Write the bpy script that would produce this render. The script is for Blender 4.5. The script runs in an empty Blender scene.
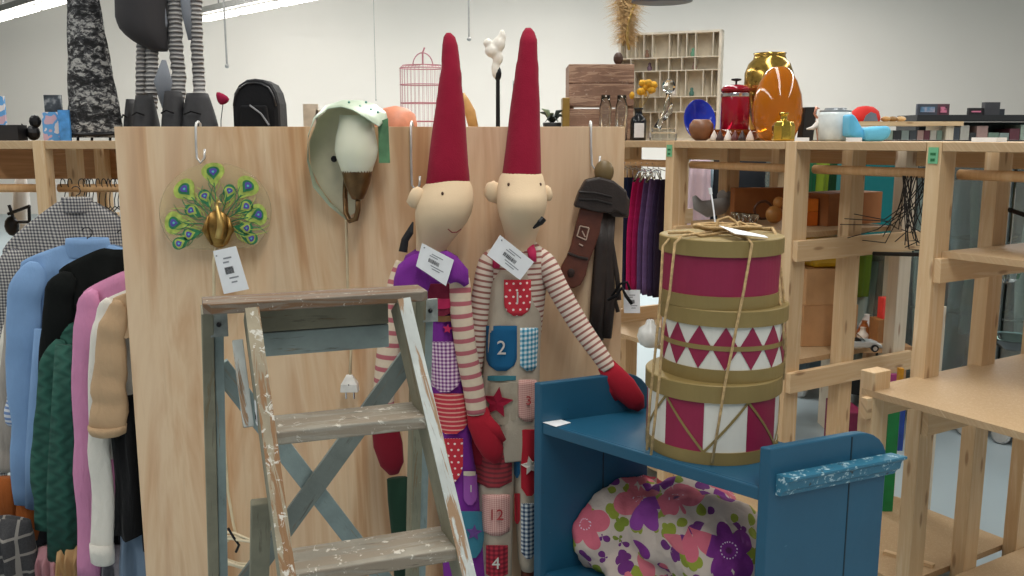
import bpy, bmesh, math, random
from mathutils import Vector, Matrix, noise
PI = math.pi
rnd = random.Random(7)
sc = bpy.context.scene
COL = sc.collection
# ---------------------------------------------------------------- camera
H = 1.5; TH = math.radians(9.46); F = 900.0
CT, ST = math.cos(TH), math.sin(TH)
cd = bpy.data.cameras.new('camera'); cam = bpy.data.objects.new('camera', cd); COL.objects.link(cam)
cam.location = (0, 0, H); cam.rotation_euler = (PI/2 - TH, 0, 0)
cd.sensor_width = 36; cd.lens = F/1024*36; cd.clip_end = 200; cd.clip_start = .02
sc.camera = cam
def P(px, py, Y):
    r = (px-512)/F; u = (288-py)/F
    k = Y/(CT+u*ST)
    return Vector((r*k, Y, H + k*(-ST+u*CT)))
def PZ(px, py, z):
    r = (px-512)/F; u = (288-py)/F
    k = (z-H)/(-ST+u*CT)
    return Vector((r*k, k*(CT+u*ST), z))
def mpp(py, Y):                       # metres per pixel
    u = (288-py)/F
    return Y/(CT+u*ST)/F
# ---------------------------------------------------------------- materials
def lin(c):
    if isinstance(c, str):
        c = [int(c[i:i+2], 16)/255 for i in (0, 2, 4)]
    return tuple((v/12.92 if v <= .04045 else ((v+.055)/1.055)**2.4) for v in c) + (1,)
class G:
    def __init__(s, name, rough=.6, metal=0, **kw):
        s.m = bpy.data.materials.new(name); s.m.use_nodes = True; s.nt = s.m.node_tree
        s.b = s.nt.nodes['Principled BSDF']
        s.b.inputs['Roughness'].default_value = rough; s.b.inputs['Metallic'].default_value = metal
        for k, v in kw.items():
            s.b.inputs[k.replace('_', ' ')].default_value = v
    def n(s, t): return s.nt.nodes.new(t)
    def put(s, sock, v):
        if isinstance(v, bpy.types.NodeSocket): s.nt.links.new(v, sock)
        else:
            if isinstance(v, str): v = lin(v)
            sock.default_value = v
    def co(s, which='Object', scale=None, rot=None, loc=None):
        t = s.n('ShaderNodeTexCoord').outputs[which]
        if scale or rot or loc:
            mp = s.n('ShaderNodeMapping'); s.nt.links.new(t, mp.inputs[0])
            if scale: mp.inputs['Scale'].default_value = scale
            if rot: mp.inputs['Rotation'].default_value = rot
            if loc: mp.inputs['Location'].default_value = loc
            t = mp.outputs[0]
        return t
    def noise(s, vec, scale=5, detail=3, rough=.5, dist=0, out=0):
        t = s.n('ShaderNodeTexNoise'); s.nt.links.new(vec, t.inputs['Vector'])
        t.inputs['Scale'].default_value = scale; t.inputs['Detail'].default_value = detail
        t.inputs['Roughness'].default_value = rough; t.inputs['Distortion'].default_value = dist
        return t.outputs[out]
    def vor(s, vec, scale=5, dim='3D', rnd_=1.0, feature='F1'):
        t = s.n('ShaderNodeTexVoronoi'); t.voronoi_dimensions = dim; t.feature = feature
        s.nt.links.new(vec, t.inputs['Vector']); t.inputs['Scale'].default_value = scale
        t.inputs['Randomness'].default_value = rnd_
        return t
    def math(s, op, a, b=None, c=None):
        t = s.n('ShaderNodeMath'); t.operation = op
        s.put(t.inputs[0], a)
        if b is not None: s.put(t.inputs[1], b)
        if c is not None: s.put(t.inputs[2], c)
        return t.outputs[0]
    def mix(s, fac, a, b, mode='MIX'):
        t = s.n('ShaderNodeMix'); t.data_type = 'RGBA'; t.blend_type = mode
        s.put(t.inputs[0], fac); s.put(t.inputs[6], a); s.put(t.inputs[7], b)
        return t.outputs[2]
    def ramp(s, fac, stops, mode='LINEAR'):
        t = s.n('ShaderNodeValToRGB'); s.put(t.inputs[0], fac); cr = t.color_ramp; cr.interpolation = mode
        while len(cr.elements) < len(stops): cr.elements.new(.5)
        for e, (p, c) in zip(cr.elements, stops):
            e.position = p; e.color = lin(c) if isinstance(c, str) else (c, c, c, 1)
        return t.outputs[0]
    def sep(s, v):
        t = s.n('ShaderNodeSeparateXYZ'); s.nt.links.new(v, t.inputs[0]); return t.outputs
    def comb(s, x, y, z=0):
        t = s.n('ShaderNodeCombineXYZ'); s.put(t.inputs[0], x); s.put(t.inputs[1], y); s.put(t.inputs[2], z); return t.outputs[0]
    def bump(s, h, strength=.3, dist=.01):
        t = s.n('ShaderNodeBump'); s.nt.links.new(h, t.inputs['Height'])
        t.inputs['Strength'].default_value = strength; t.inputs['Distance'].default_value = dist
        s.nt.links.new(t.outputs[0], s.b.inputs['Normal'])
    def col(s, c): s.put(s.b.inputs['Base Color'], c)
def plain(name, c, rough=.6, metal=0, var=.12, sc_=25, bump=0, **kw):
    g = G(name, rough, metal, **kw)
    v = g.co('Object')
    nz = g.noise(v, sc_, 3)
    l = lin(c)
    d = tuple(x*(1-var) for x in l[:3])+(1,); b = tuple(min(1, x*(1+var)) for x in l[:3])+(1,)
    g.col(g.mix(g.ramp(nz, [(.3, 0.0), (.7, 1.0)]), d, b))
    if bump: g.bump(g.noise(v, sc_*6, 3), bump, .004)
    return g.m
def cloth(name, c, rough=.9, var=.18, fold=7, weave=.25, crease=0):
    g = G(name, rough, 0); g.b.inputs['Sheen Weight'].default_value = .05; g.b.inputs['Specular IOR Level'].default_value = .2
    v = g.co('Object')
    l = lin(c); d = tuple(x*(1-var) for x in l[:3])+(1,); b = tuple(min(1, x*(1+var)) for x in l[:3])+(1,)
    g.col(g.mix(g.noise(v, fold, 4, .6), d, b))
    w = g.math('ADD', g.math('MULTIPLY', g.noise(v, 260, 2), .35), g.noise(v, 26, 3))
    if crease: w = g.math('ADD', w, g.math('MULTIPLY', g.noise(g.co('Object', scale=(1, 1, .28)), 20, 3, .5, .8), crease)); weave = .5
    g.bump(w, weave, .006)
    return g.m
def wood(name, a, b, c=None, rough=.6, sx=2.2, sy=38, knots=True):
    g = G(name, rough)
    uv = g.co('UV', scale=(sx, sy, 1))
    n1 = g.noise(uv, 1.0, 5, .6, .6)
    col = g.ramp(n1, [(.3, a), (.55, b), (.75, c or a)])
    big = g.noise(g.co('UV', scale=(1.2, 3, 1)), 2, 2)
    col = g.mix(g.math('MULTIPLY', big, .25), col, b)
    if knots:
        kv = g.vor(g.co('UV', scale=(3.2, 13, 1)), 1.0, '2D')
        k = g.ramp(kv.outputs['Distance'], [(.045, 1.0), (.10, 0.0)])
        col = g.mix(g.math('MULTIPLY', k, .65), col, '8a5f3a')
    g.col(col); g.bump(n1, .12, .002)
    return g.m
def chipped(name, paint, under='8b6b4c', white='d9d9d2', amt=.5, dirt='4b4538'):
    g = G(name, .7)
    uv = g.co('UV', scale=(3, 26, 1)); ob = g.co('Object')
    base = g.mix(g.ramp(g.noise(ob, 9, 4, .6), [(.35, 0.), (.65, 1.)]), paint, tuple(x*.72 for x in lin(paint)[:3])+(1,))
    n1 = g.noise(uv, 1.3, 6, .65, 1.2)
    m1 = g.ramp(n1, [(amt, 0.), (amt+.04, 1.)])
    base = g.mix(m1, base, under)
    n2 = g.noise(ob, 55, 6, .68, .6)
    m2 = g.ramp(n2, [(amt+.12, 0.), (amt+.16, .85)])
    base = g.mix(m2, base, white)
    n3 = g.noise(uv, 2.6, 4, .7, .3)
    base = g.mix(g.math('MULTIPLY', g.ramp(n3, [(.60, 0.), (.68, 1.)]), .55), base, dirt)
    g.col(base); g.bump(g.math('ADD', n1, n2), .35, .003)
    return g.m
def glassm(name, c, rough=.03, ior=1.45, alpha=None, trans=1.0):
    g = G(name, rough); g.b.inputs['Transmission Weight'].default_value = trans; g.b.inputs['IOR'].default_value = ior
    g.col(c); return g.m
def emis(name, c, st):
    g = G(name); g.col('ffffff'); g.put(g.b.inputs['Emission Color'], c); g.b.inputs['Emission Strength'].default_value = st; return g.m
def stripes_uv(name, a, b, period, frac=.5, axis=1, off=0):
    g = G(name, .9); uv = g.sep(g.co('UV'))
    t = g.math('FRACT', g.math('ADD', g.math('MULTIPLY', uv[axis], 1/period), off))
    m = g.ramp(t, [(0, 0.), (frac-.03, 0.), (frac+.03, 1.), (.97, 1.), (1, 0.)])
    nz = g.noise(g.co('Object'), 60, 3)
    c = g.mix(m, a, b); g.col(g.mix(g.math('MULTIPLY', nz, .25), c, '6b5b50')); g.bump(nz, .3, .003)
    return g.m
def gingham(name, a, b, c, period):
    g = G(name, .9); uv = g.sep(g.co('UV'))
    f = [g.math('GREATER_THAN', g.math('FRACT', g.math('MULTIPLY', uv[i], 1/period)), .5) for i in (0, 1)]
    s = g.math('MULTIPLY', g.math('ADD', f[0], f[1]), .5)
    g.col(g.ramp(s, [(0, a), (.3, b), (.8, c)], 'CONSTANT')); g.bump(g.noise(g.co('Object'), 120, 2), .2, .003)
    return g.m
def dots(name, a, b, period, r=.18):
    g = G(name, .9); uv = g.sep(g.co('UV'))
    row = g.math('FLOOR', g.math('MULTIPLY', uv[1], 1/period))
    x = g.math('SUBTRACT', g.math('FRACT', g.math('ADD', g.math('MULTIPLY', uv[0], 1/period), g.math('MULTIPLY', row, .5))), .5)
    y = g.math('SUBTRACT', g.math('FRACT', g.math('MULTIPLY', uv[1], 1/period)), .5)
    d = g.math('SQRT', g.math('ADD', g.math('MULTIPLY', x, x), g.math('MULTIPLY', y, y)))
    g.col(g.ramp(d, [(0, b), (r, a)], 'CONSTANT')); g.bump(g.noise(g.co('Object'), 120, 2), .2, .003)
    return g.m
# ---------------------------------------------------------------- mesh builder
class MB:
    def __init__(s):
        s.bm = bmesh.new(); s.uv = s.bm.loops.layers.uv.new('UVMap')
    def face(s, vs, uvs=None):
        try: f = s.bm.faces.new(vs)
        except ValueError: return None
        if uvs:
            for l, q in zip(f.loops, uvs): l[s.uv].uv = q
        return f
    def hexa(s, c8, L=None):
        """c8: 8 corners, order (x,y,z) binary z fastest"""
        v = [s.bm.verts.new(p) for p in c8]
        a = (c8[4]-c8[0]).length; b = (c8[2]-c8[0]).length; c = (c8[1]-c8[0]).length
        dims = (a, b, c); ax = max(range(3), key=lambda i: dims[i])
        o = rnd.uniform(0, 50)
        def q(i):
            t = [((i >> 2) & 1)*a, ((i >> 1) & 1)*b, (i & 1)*c]
            u = t[ax]; r = [t[k] for k in range(3) if k != ax]
            return (u+o, r[0]+r[1]+o*.37)
        for f in ((0, 1, 3, 2), (4, 6, 7, 5), (0, 4, 5, 1), (2, 3, 7, 6), (0, 2, 6, 4), (1, 5, 7, 3)):
            uvs = [q(i) for i in f]
            if len({(round(x, 5), round(y, 5)) for x, y in uvs}) < 4:
                uvs = [(q(i)[0]+.0, q(i)[1]) for i in f]
            s.face([v[i] for i in f], uvs)
        return s
    def box(s, c, size, rz=0, M=None):
        M = M or Matrix.Rotation(rz, 3, 'Z'); c = Vector(c); h = Vector(size)/2
        pts = []
        for x in (-1, 1):
            for y in (-1, 1):
                for z in (-1, 1): pts.append(c + M @ Vector((x*h.x, y*h.y, z*h.z)))
        return s.hexa(pts)
    def beam(s, p0, p1, w, d, side=None):
        """bar from p0 to p1; w across along 'side' dir, d along the third dir"""
        p0, p1 = Vector(p0), Vector(p1); ax = (p1-p0).normalized()
        side = Vector(side) if side else (Vector((0, 0, 1)).cross(ax) if abs(ax.z) < .95 else Vector((1, 0, 0)))
        side = (side - ax*side.dot(ax)).normalized(); th = ax.cross(side).normalized()
        pts = []
        for a in (p0, p1):
            for b in (-1, 1):
                for c in (-1, 1): pts.append(a + side*(b*w/2) + th*(c*d/2))
        return s.hexa(pts)
    def rings(s, rings, close=True, cap0=True, cap1=True, us=None, vs=None):
        n = len(rings[0]); R = [[s.bm.verts.new(p) for p in r] for r in rings]
        if vs is None:
            vs = [0]
            for a, b in zip(rings, rings[1:]):
                ca = sum(a, Vector())/n; cb = sum(b, Vector())/n
                vs.append(vs[-1]+max((cb-ca).length, 1e-5))
        per = sum((rings[len(rings)//2][(i+1) % n]-rings[len(rings)//2][i]).length for i in range(n))
        m = n if close else n-1
        for k in range(len(R)-1):
            for i in range(m):
                j = (i+1) % n
                u0, u1 = per*i/n, per*(i+1)/n
                s.face([R[k][i], R[k][j], R[k+1][j], R[k+1][i]], [(u0, vs[k]), (u1, vs[k]), (u1, vs[k+1]), (u0, vs[k+1])])
        if close and cap0: s.face(list(reversed(R[0])), [(.01*math.cos(i), .01*math.sin(i)) for i in range(n)])
        if close and cap1: s.face(R[-1], [(.01*math.cos(i), vs[-1]+.01*math.sin(i)) for i in range(n)])
        return s
    def tube(s, pts, r, seg=10, flat=1.0):
        pts = [Vector(p) for p in pts]; n = len(pts)
        if not hasattr(r, '__len__'): r = [r]*n
        up = Vector((0, -1, 0)); R = []
        prev = None
        for i in range(n):
            t = (pts[min(i+1, n-1)]-pts[max(i-1, 0)]).normalized()
            if prev is None:
                a = up.cross(t)
                if a.length < .2: a = Vector((1, 0, 0)).cross(t)
            else: a = prev - t*prev.dot(t)
            a.normalize(); prev = a; b = t.cross(a)
            R.append([pts[i] + a*(r[i]*math.cos(q*2*PI/seg)) + b*(r[i]*flat*math.sin(q*2*PI/seg)) for q in range(seg)])
        return s.rings(R)
    def lathe(s, prof, c, seg=32, M=None, cap0=True, cap1=True, ov=1.0):
        c = Vector(c); M = M or Matrix.Identity(3)
        return s.rings([[c + M @ Vector((r*math.cos(i*2*PI/seg), ov*r*math.sin(i*2*PI/seg), z)) for i in range(seg)] for r, z in prof], cap0=cap0, cap1=cap1)
    def ball(s, c, rx, ry=None, rz=None, seg=16, M=None):
        ry = ry or rx; rz = rz or rx; c = Vector(c); M = M or Matrix.Identity(3)
        R = []
        n = max(6, seg//2)
        for k in range(n+1):
            a = PI*(k/n); a = min(max(a, .02), PI-.02)
            R.append([c + M @ Vector((rx*math.sin(a)*math.cos(i*2*PI/seg), ry*math.sin(a)*math.sin(i*2*PI/seg), -rz*math.cos(a))) for i in range(seg)])
        return s.rings(R)
    def prism(s, pts, off):
        """polygon of 3D points extruded by vector off"""
        off = Vector(off); pts = [Vector(p) for p in pts]; n = len(pts)
        a = [s.bm.verts.new(p) for p in pts]; b = [s.bm.verts.new(p+off) for p in pts]
        o = pts[0]; ex = (pts[1]-pts[0]).normalized(); nrm = off.normalized(); ey = nrm.cross(ex)
        q = lambda p: ((p-o).dot(ex), (p-o).dot(ey))
        s.face(list(reversed(a)), [q(p) for p in reversed(pts)]); s.face(b, [q(p) for p in pts])
        for i in range(n):
            j = (i+1) % n
            s.face([a[i], a[j], b[j], b[i]], [q(pts[i]), q(pts[j]), (q(pts[j])[0], q(pts[j])[1]+.01), (q(pts[i])[0], q(pts[i])[1]+.01)])
        return s
    def pxprism(s, poly, Y, th):
        """outline seen at these pixels, standing at distance Y, th thick to the back"""
        return s.prism([P(x, y, Y) for x, y in poly], (0, th, 0))
    def sheet(s, rows, th=None):
        """grid of points; optional thickness vector"""
        n = len(rows[0])
        def lay(rs, flip):
            V = [[s.bm.verts.new(p) for p in r] for r in rs]
            for k in range(len(V)-1):
                for i in range(n-1):
                    f = [V[k][i], V[k][i+1], V[k+1][i+1], V[k+1][i]]
                    uv = []
                    for (kk, ii) in ((k, i), (k, i+1), (k+1, i+1), (k+1, i)):
                        p = rs[kk][ii]-rs[0][0]; uv.append((math.hypot(p.x, p.y), -p.z))
                    if flip: f.reverse(); uv.reverse()
                    s.face(f, uv)
            return V
        A = lay(rows, False)
        if th:
            th = Vector(th); B = lay([[p+th for p in r] for r in rows], True)
            def edge(a, b):
                for i in range(len(a)-1): s.face([a[i], b[i], b[i+1], a[i+1]], [(0, 0), (0, .01), (.01, .01), (.01, 0)])
            edge(A[0], B[0]); edge(list(reversed(A[-1])), list(reversed(B[-1])))
            edge([r[-1] for r in A], [r[-1] for r in B]); edge([r[0] for r in reversed(A)], [r[0] for r in reversed(B)])
        return s
W = {}
def finish(o, smooth, bevel, sub):
    if smooth:
        for p in o.data.polygons: p.use_smooth = True
    if bevel:
        m = o.modifiers.new('bevel', 'BEVEL'); m.width = bevel; m.segments = 2; m.limit_method = 'ANGLE'; m.angle_limit = .6
    if sub:
        m = o.modifiers.new('sub', 'SUBSURF'); m.levels = sub; m.render_levels = sub
def obj(name, mb, mat, parent=None, smooth=False, bevel=0, sub=0, label=None, kind=None, norm=True):
    me = bpy.data.meshes.new(name)
    if norm: bmesh.ops.recalc_face_normals(mb.bm, faces=mb.bm.faces)
    mb.bm.to_mesh(me); mb.bm.free()
    if parent is not None: M = W[parent]
    else:
        xs = [v.co for v in me.vertices]
        c = Vector(((min(v.x for v in xs)+max(v.x for v in xs))/2, (min(v.y for v in xs)+max(v.y for v in xs))/2, min(v.z for v in xs)))
        M = Matrix.Translation(c)
    me.transform(M.inverted()); me.materials.append(mat)
    o = bpy.data.objects.new(name, me); COL.objects.link(o)
    if parent is not None: o.parent = parent
    else: o.matrix_world = M
    W[o] = M
    finish(o, smooth, bevel, sub)
    if label: o['label'] = label
    if kind: o['kind'] = kind
    return o
def tag(o, label, cat, group=None, kind=None):
    o['label'] = label; o['category'] = cat
    if group: o['group'] = group
    if kind: o['kind'] = kind
    return o
def thing(name, label, cat, loc=(0, 0, 0), rz=0, group=None):
    o = bpy.data.objects.new(name, None); COL.objects.link(o)
    o.location = loc; o.rotation_euler = (0, 0, rz); o.empty_display_size = .05
    W[o] = Matrix.Translation(Vector(loc)) @ Matrix.Rotation(rz, 4, 'Z')
    return tag(o, label, cat, group)
def struct(name, mb, mat, **kw):
    return obj(name, mb, mat, kind='structure', **kw)
def copy_tree(o, parent=None):
    c = o.copy(); COL.objects.link(c)
    if parent: c.parent = parent
    for ch in list(o.children): copy_tree(ch, c)
    return c
def text_mesh(name, s, size, origin, ex, ey, mat, parent, depth=.0008, font_bold=False):
    cu = bpy.data.curves.new(name, 'FONT'); cu.body = s; cu.size = size; cu.extrude = depth; cu.align_x = 'CENTER'; cu.align_y = 'CENTER'
    if font_bold: cu.offset = size*.02
    t = bpy.data.objects.new(name, cu); COL.objects.link(t)
    dg = bpy.context.evaluated_depsgraph_get(); me = bpy.data.meshes.new_from_object(t.evaluated_get(dg))
    bpy.data.objects.remove(t)
    ex = Vector(ex).normalized(); ey = Vector(ey); ey = (ey-ex*ey.dot(ex)).normalized(); ez = ex.cross(ey)
    M = Matrix(((ex.x, ey.x, ez.x, origin[0]), (ex.y, ey.y, ez.y, origin[1]), (ex.z, ey.z, ez.z, origin[2]), (0, 0, 0, 1)))
    me.transform(W[parent].inverted() @ M); me.materials.clear(); me.materials.append(mat)
    o = bpy.data.objects.new(name, me); COL.objects.link(o); o.parent = parent; W[o] = W[parent]
    return o
class Body:
    """soft body given by rows (py, xl, xr, Y, half depth)"""
    def __init__(s, rows): s.rows = sorted(rows)
    def at(s, py):
        r = s.rows
        if py <= r[0][0]: return r[0][1:]
        for a, b in zip(r, r[1:]):
            if py <= b[0]:
                t = (py-a[0])/(b[0]-a[0]); return tuple(a[i]+(b[i]-a[i])*t for i in range(1, 5))
        return r[-1][1:]
    def mesh(s, seg=28, step=None, fold=0, k=5, mb=None, seed=0, sq=1.0):
        mb = mb or MB(); R = []
        ys = [r[0] for r in s.rows]
        if step:
            ys = []; y = s.rows[0][0]
            while y < s.rows[-1][0]: ys.append(y); y += step
            ys.append(s.rows[-1][0])
        for py in ys:
            xl, xr, Y, D = s.at(py); c = P((xl+xr)/2, py, Y); hw = (xr-xl)/2*mpp(py, Y)
            ring = []
            for i in range(seg):
                a = i*2*PI/seg; ca, sa = math.cos(a), math.sin(a)
                ca = math.copysign(abs(ca)**sq, ca); sa = math.copysign(abs(sa)**sq, sa)
                f = 1+fold*math.sin(k*a+seed+py*.02)*(1 if fold else 0)+fold*.6*noise.noise(Vector((ca*2+seed, sa*2, py*.03)))
                ring.append(c+Vector((hw*ca*f, D*sa*f, 0)))
            R.append(ring)
        return mb.rings(R)
    def surf(s, px, py, off=.004):
        xl, xr, Y, D = s.at(py); m = (xl+xr)/2; h = (xr-xl)/2
        f = max(-.97, min(.97, (px-m)/h))
        return P(px, py, Y-D*math.sqrt(1-f*f)-off)
    def patch(s, x0, x1, y0, y1, rb=.5, off=.004, skew=0, nx=9, ny=9, top=1.0, mb=None):
        """pocket with rounded lower corners; rb = share of height rounded"""
        mb = mb or MB(); rows = []
        for j in range(ny):
            v = j/(ny-1); py = y0+(y1-y0)*v
            w = 1.0
            if v > 1-rb:
                q = (v-(1-rb))/rb; w = math.sqrt(max(.10, 1-q*q*.93))
            w *= top+(1-top)*min(1, v*1.5)
            xm = (x0+x1)/2+skew*v; h = (x1-x0)/2*w
            rows.append([s.surf(xm+h*(2*i/(nx-1)-1), py, off) for i in range(nx)])
        return mb.sheet(rows, (0, .005, 0))
# ---------------------------------------------------------------- shared materials
pine = wood('pine', 'dec6a0', 'd0b086', 'e8d6b6')
pine_dark = wood('pine_dark', 'bb9168', 'a27a52', 'c9a27a')
pine_board = wood('particle_board', 'c5ab88', 'b59873', 'd0ba98', sx=110, sy=110, knots=False)
pine_white = wood('white_pine', 'ddd2c0', 'cfc3ae', 'e5dccc')
rodwood = wood('rod_wood', 'd9b384', 'c79b69', 'e0c095', knots=False)
white_paper = plain('paper', 'e8eaec', .6, var=.04)
ink = plain('ink', '26262a', .7)
grey_ink = plain('pale_ink', '8a8d92', .7)
black_metal = plain('black_metal', '17171a', .4, .3)
chrome = plain('chrome', 'c9c9cc', .2, 1)
white_metal = plain('white_wire', 'cfcfcd', .35, .6)
black_cloth = cloth('black_cloth', '131315')
def price_tag(label, quad, Y, where=(0, 0), group=None, string=None):
    """quad: 4 px corners, first edge is the top edge"""
    mb = MB(); pts = [P(x, y, Y) for x, y in quad]
    nrm = (pts[1]-pts[0]).cross(pts[3]-pts[0]).normalized()
    if nrm.y > 0: nrm = -nrm
    t = obj('price_tag', mb.prism(pts, nrm*.0012), white_paper); tag(t, label, 'tag', group)
    e1 = pts[1]-pts[0]; e2 = pts[3]-pts[0]
    m2 = MB(); x = .30
    for i in range(13):
        w = rnd.choice((.010, .016, .022)); a = pts[0]+e1*x+e2*.42+nrm*.0016; 
        m2.prism([a, a+e1*w, a+e1*w+e2*.16, a+e2*.16], nrm*.0003); x += w+.012
    obj('barcode', m2, ink, t)
    for (a0, b0, l) in ((.35, .2, .35), (.3, .29, .25), (.4, .66, .4), (.45, .76, .25)):
        a = pts[0]+e1*a0+e2*b0+nrm*.0016; obj('printed_line', MB().prism([a, a+e1*l, a+e1*l+e2*.035, a+e2*.035], nrm*.0003), grey_ink, t)
    m4 = MB(); a = pts[0]+e1*.1+e2*.12+nrm*.0016
    m4.ball(a, .0022); obj('eyelet', m4, grey_ink, t)
    if string:
        obj('string', MB().tube([a]+[P(*q) for q in string], .0009, 6), white_paper, t)
    return t
# ================================================================ SETTING
g = G('floor_lino', .35); v = g.co('Object'); nz = g.noise(v, 1.3, 4)
g.col(g.mix(nz, '9fb0b8', 'b4c2c8')); FLOORM = g.m
mb = MB(); mb.box((0, 8, -.02), (26, 24, .04)); struct('floor', mb, FLOORM)
wallm = plain('wall_paint', 'e2ddd6', .8, var=.02, sc_=.6)
mb = MB(); mb.box((0, 18.1, 2.6), (26, .2, 5.2)); struct('wall_back', mb, wallm)
mb = MB(); mb.box((-13.1, 8, 2.6), (.2, 24, 5.2)); struct('wall_left', mb, wallm)
mb = MB(); mb.box((13.1, 8, 2.6), (.2, 24, 5.2)); struct('wall_right', mb, wallm)
ceilm = plain('ceiling_paint', 'a9a6a0', .9, var=.03, sc_=1)
mb = MB(); mb.box((0, 8, 5.25), (26, 24, .1)); struct('ceiling', mb, ceilm)
tubem = emis('lamp_tube', 'fffaf0', 9)
def strip(p0, p1, n, label):
    """hanging rail carrying n tube lamps"""
    p0, p1 = Vector(p0), Vector(p1); d = (p1-p0)
    t = thing('ceiling_light', label, 'ceiling light', (p0+p1)/2, group=None)
    mb = MB(); mb.beam(p0+Vector((0, 0, .14)), p1+Vector((0, 0, .14)), .12, .10); obj('rail', mb, plain('rail_metal', '8b8b88', .5, .3), t)
    for i in range(n):
        a = p0+d*((i+.06)/n); b = p0+d*((i+.94)/n)
        mb = MB(); mb.beam(a, b, .11, .07); obj('tube', mb, tubem, t)
    for q in (.1, .5, .9):
        a = p0+d*q+Vector((0, 0, .2)); mb = MB(); mb.tube([a, (a.x, a.y, 5.2)], .012, 6); obj('suspension_wire', mb, chrome, t)
a0, a1 = Vector((-8.7, 15.9, 3.52)), Vector((-6.47, 13.7, 3.52)); dd = (a1-a0)
strip(a0-dd*.25, a0+dd*2.6, 7, 'fluorescent lamp row in the upper left corner, running above the cartoon cards')
b0, b1 = Vector((-5.36, 16.0, 3.5)), Vector((-3.1, 13.7, 3.5)); dd = (b1-b0)
strip(b0+dd*.02, b0+dd*2.0, 5, 'fluorescent lamp row to the right of the long striped doll legs')
# thin pendants seen against the wall
for (x, y0, y1, Y, lab) in ((227, -20, 66, 9, 'thin grey rod hanging above the red fabric heart'), (469, -30, 39, 9, 'thin grey rod hanging between the two pointed hats'), (376, 62, 100, 12, 'thin grey wire against the white wall above the wall lamp')):
    p = P(x, y1, Y); mb = MB(); mb.tube([(p.x, p.y, 5.2), p], .004 if x == 376 else .010, 6); mb.ball(p, .010 if x == 376 else .022, None, None, 10)
    tag(obj('ceiling_rod', mb, plain('rod_grey', '9a9a98', .5, .3)), lab, 'ceiling rod')
# ---------------------------------------------------------------- light
w = bpy.data.worlds.new('world'); sc.world = w; w.use_nodes = True
w.node_tree.nodes['Background'].inputs[0].default_value = (.93, .95, 1, 1); w.node_tree.nodes['Background'].inputs[1].default_value = .19
def area(loc, sx, sy, e, rot=(0, 0, 0), c=(1, .97, .92)):
    l = bpy.data.lights.new('lamp_row', 'AREA'); l.shape = 'RECTANGLE'; l.size = sx; l.size_y = sy; l.energy = e; l.color = c
    o = bpy.data.objects.new('lamp_row', l); COL.objects.link(o); o.location = loc; o.rotation_euler = rot; return o
for x in (-5, 0, 5):
    area((x+.5, 2.0, 4.6), .6, 9, 190)
    area((x+.5, 11.5, 4.6), .6, 9, 290)
sc.view_settings.view_transform = 'Standard'; sc.view_settings.look = 'None'; sc.view_settings.gamma = 1
sc.view_settings.use_curve_mapping = False; sc.view_settings.exposure = .35
# ================================================================ RIGHT SHELVING
R3 = Vector((.514, -.857, 0)); D3 = Vector((.857, .514, 0)); O3 = Vector((.943, 3.0, 0)); RYAW = math.atan2(R3.y, R3.x)
def RS(t, d, z): return O3+R3*t+D3*d+Vector((0, 0, z))
def rowt(px, d):
    k = (px-512)/900*.9864; return (k*(3+.514*d)-.943-.857*d)/(.514+.857*k)
t = thing('shelving_unit', 'long unpainted pine stud shelving on the right with round clothes rods', 'shelving', RS(-.3, .28, 0))
SHR = t
def post(t_, d, z0, z1, m=pine, w=.046, dp=.07):
    mb = MB(); mb.beam(RS(t_, d, z0), RS(t_, d, z1), w, dp, side=R3); return obj('post', mb, m, SHR, bevel=.002)
TS = (-1.22, -.598, 0, .515, 1.06)
for i, q in enumerate(TS):
    for j, d in enumerate((0, .28, .57)):
        p = post(q, d, 0, 1.462 if j else 1.49, pine_white if (i, j) in ((2, 2),) else pine)  # one rear post in paler pine: its lit side put into the colour
    for z in (1.13, .68, .10):
        mb = MB(); mb.beam(RS(q+.034, -.03, z), RS(q+.034, .62, z), .07, .022, side=(0, 0, 1)); obj('ledger', mb, pine, SHR, bevel=.002)
for a, b in zip(TS, TS[1:]):
    mb = MB(); mb.box(RS((a+b)/2, .295, 1.476), (b-a-.05, .66, .026), rz=RYAW); obj('shelf_board', mb, pine_board, SHR, bevel=.002)
    mb = MB(); mb.beam(RS(a+.024, .0, 1.435), RS(b-.024, .0, 1.435), .05, .022, side=(0, 0, 1)) if False else mb.beam(RS(a+.024, .60, 1.43), RS(b-.024, .60, 1.43), .06, .022, side=(0, 0, 1)); obj('ledger', mb, pine, SHR)
    mb = MB(); mb.tube([RS(a+.02, .06, 1.398), RS((a+b)/2, .06, 1.398), RS(b-.02, .06, 1.398)], .0145, 14); obj('rod', mb, rodwood, SHR, smooth=True)
    mb = MB(); mb.box(RS((a+b)/2, .30, .135), (b-a-.05, .58, .02), rz=RYAW); obj('shelf_board', mb, pine_board, SHR)
for z in (1.172, .725):
    mb = MB(); mb.box(RS(-.30, .31, z), (.54, .5, .018), rz=RYAW); obj('shelf_board', mb, pine_board, SHR)
mb = MB(); mb.box(RS(.79, .30, 1.174), (.50, .60, .018), rz=RYAW); obj('shelf_board', mb, pine_board, SHR)
mb = MB(); mb.box(RS(.82, .15, .805), (.62, .84, .018), rz=RYAW); obj('shelf_board', mb, pine_board, SHR)
mb = MB(); mb.box(RS(-.91, .31, .64), (.56, .5, .018), rz=RYAW); obj('shelf_board', mb, pine_board, SHR)
for q in (.545, 1.09):
    mb = MB(); mb.beam(RS(q-.01, -.29, .765), RS(q-.01, .30, .765), .06, .022, side=(0, 0, 1)); obj('ledger', mb, pine, SHR, bevel=.002)
    mb = MB(); mb.beam(RS(q-.02, -.235, 0), RS(q-.02, -.235, .865), .046, .07, side=R3); obj('post', mb, pine, SHR, bevel=.002)
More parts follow.
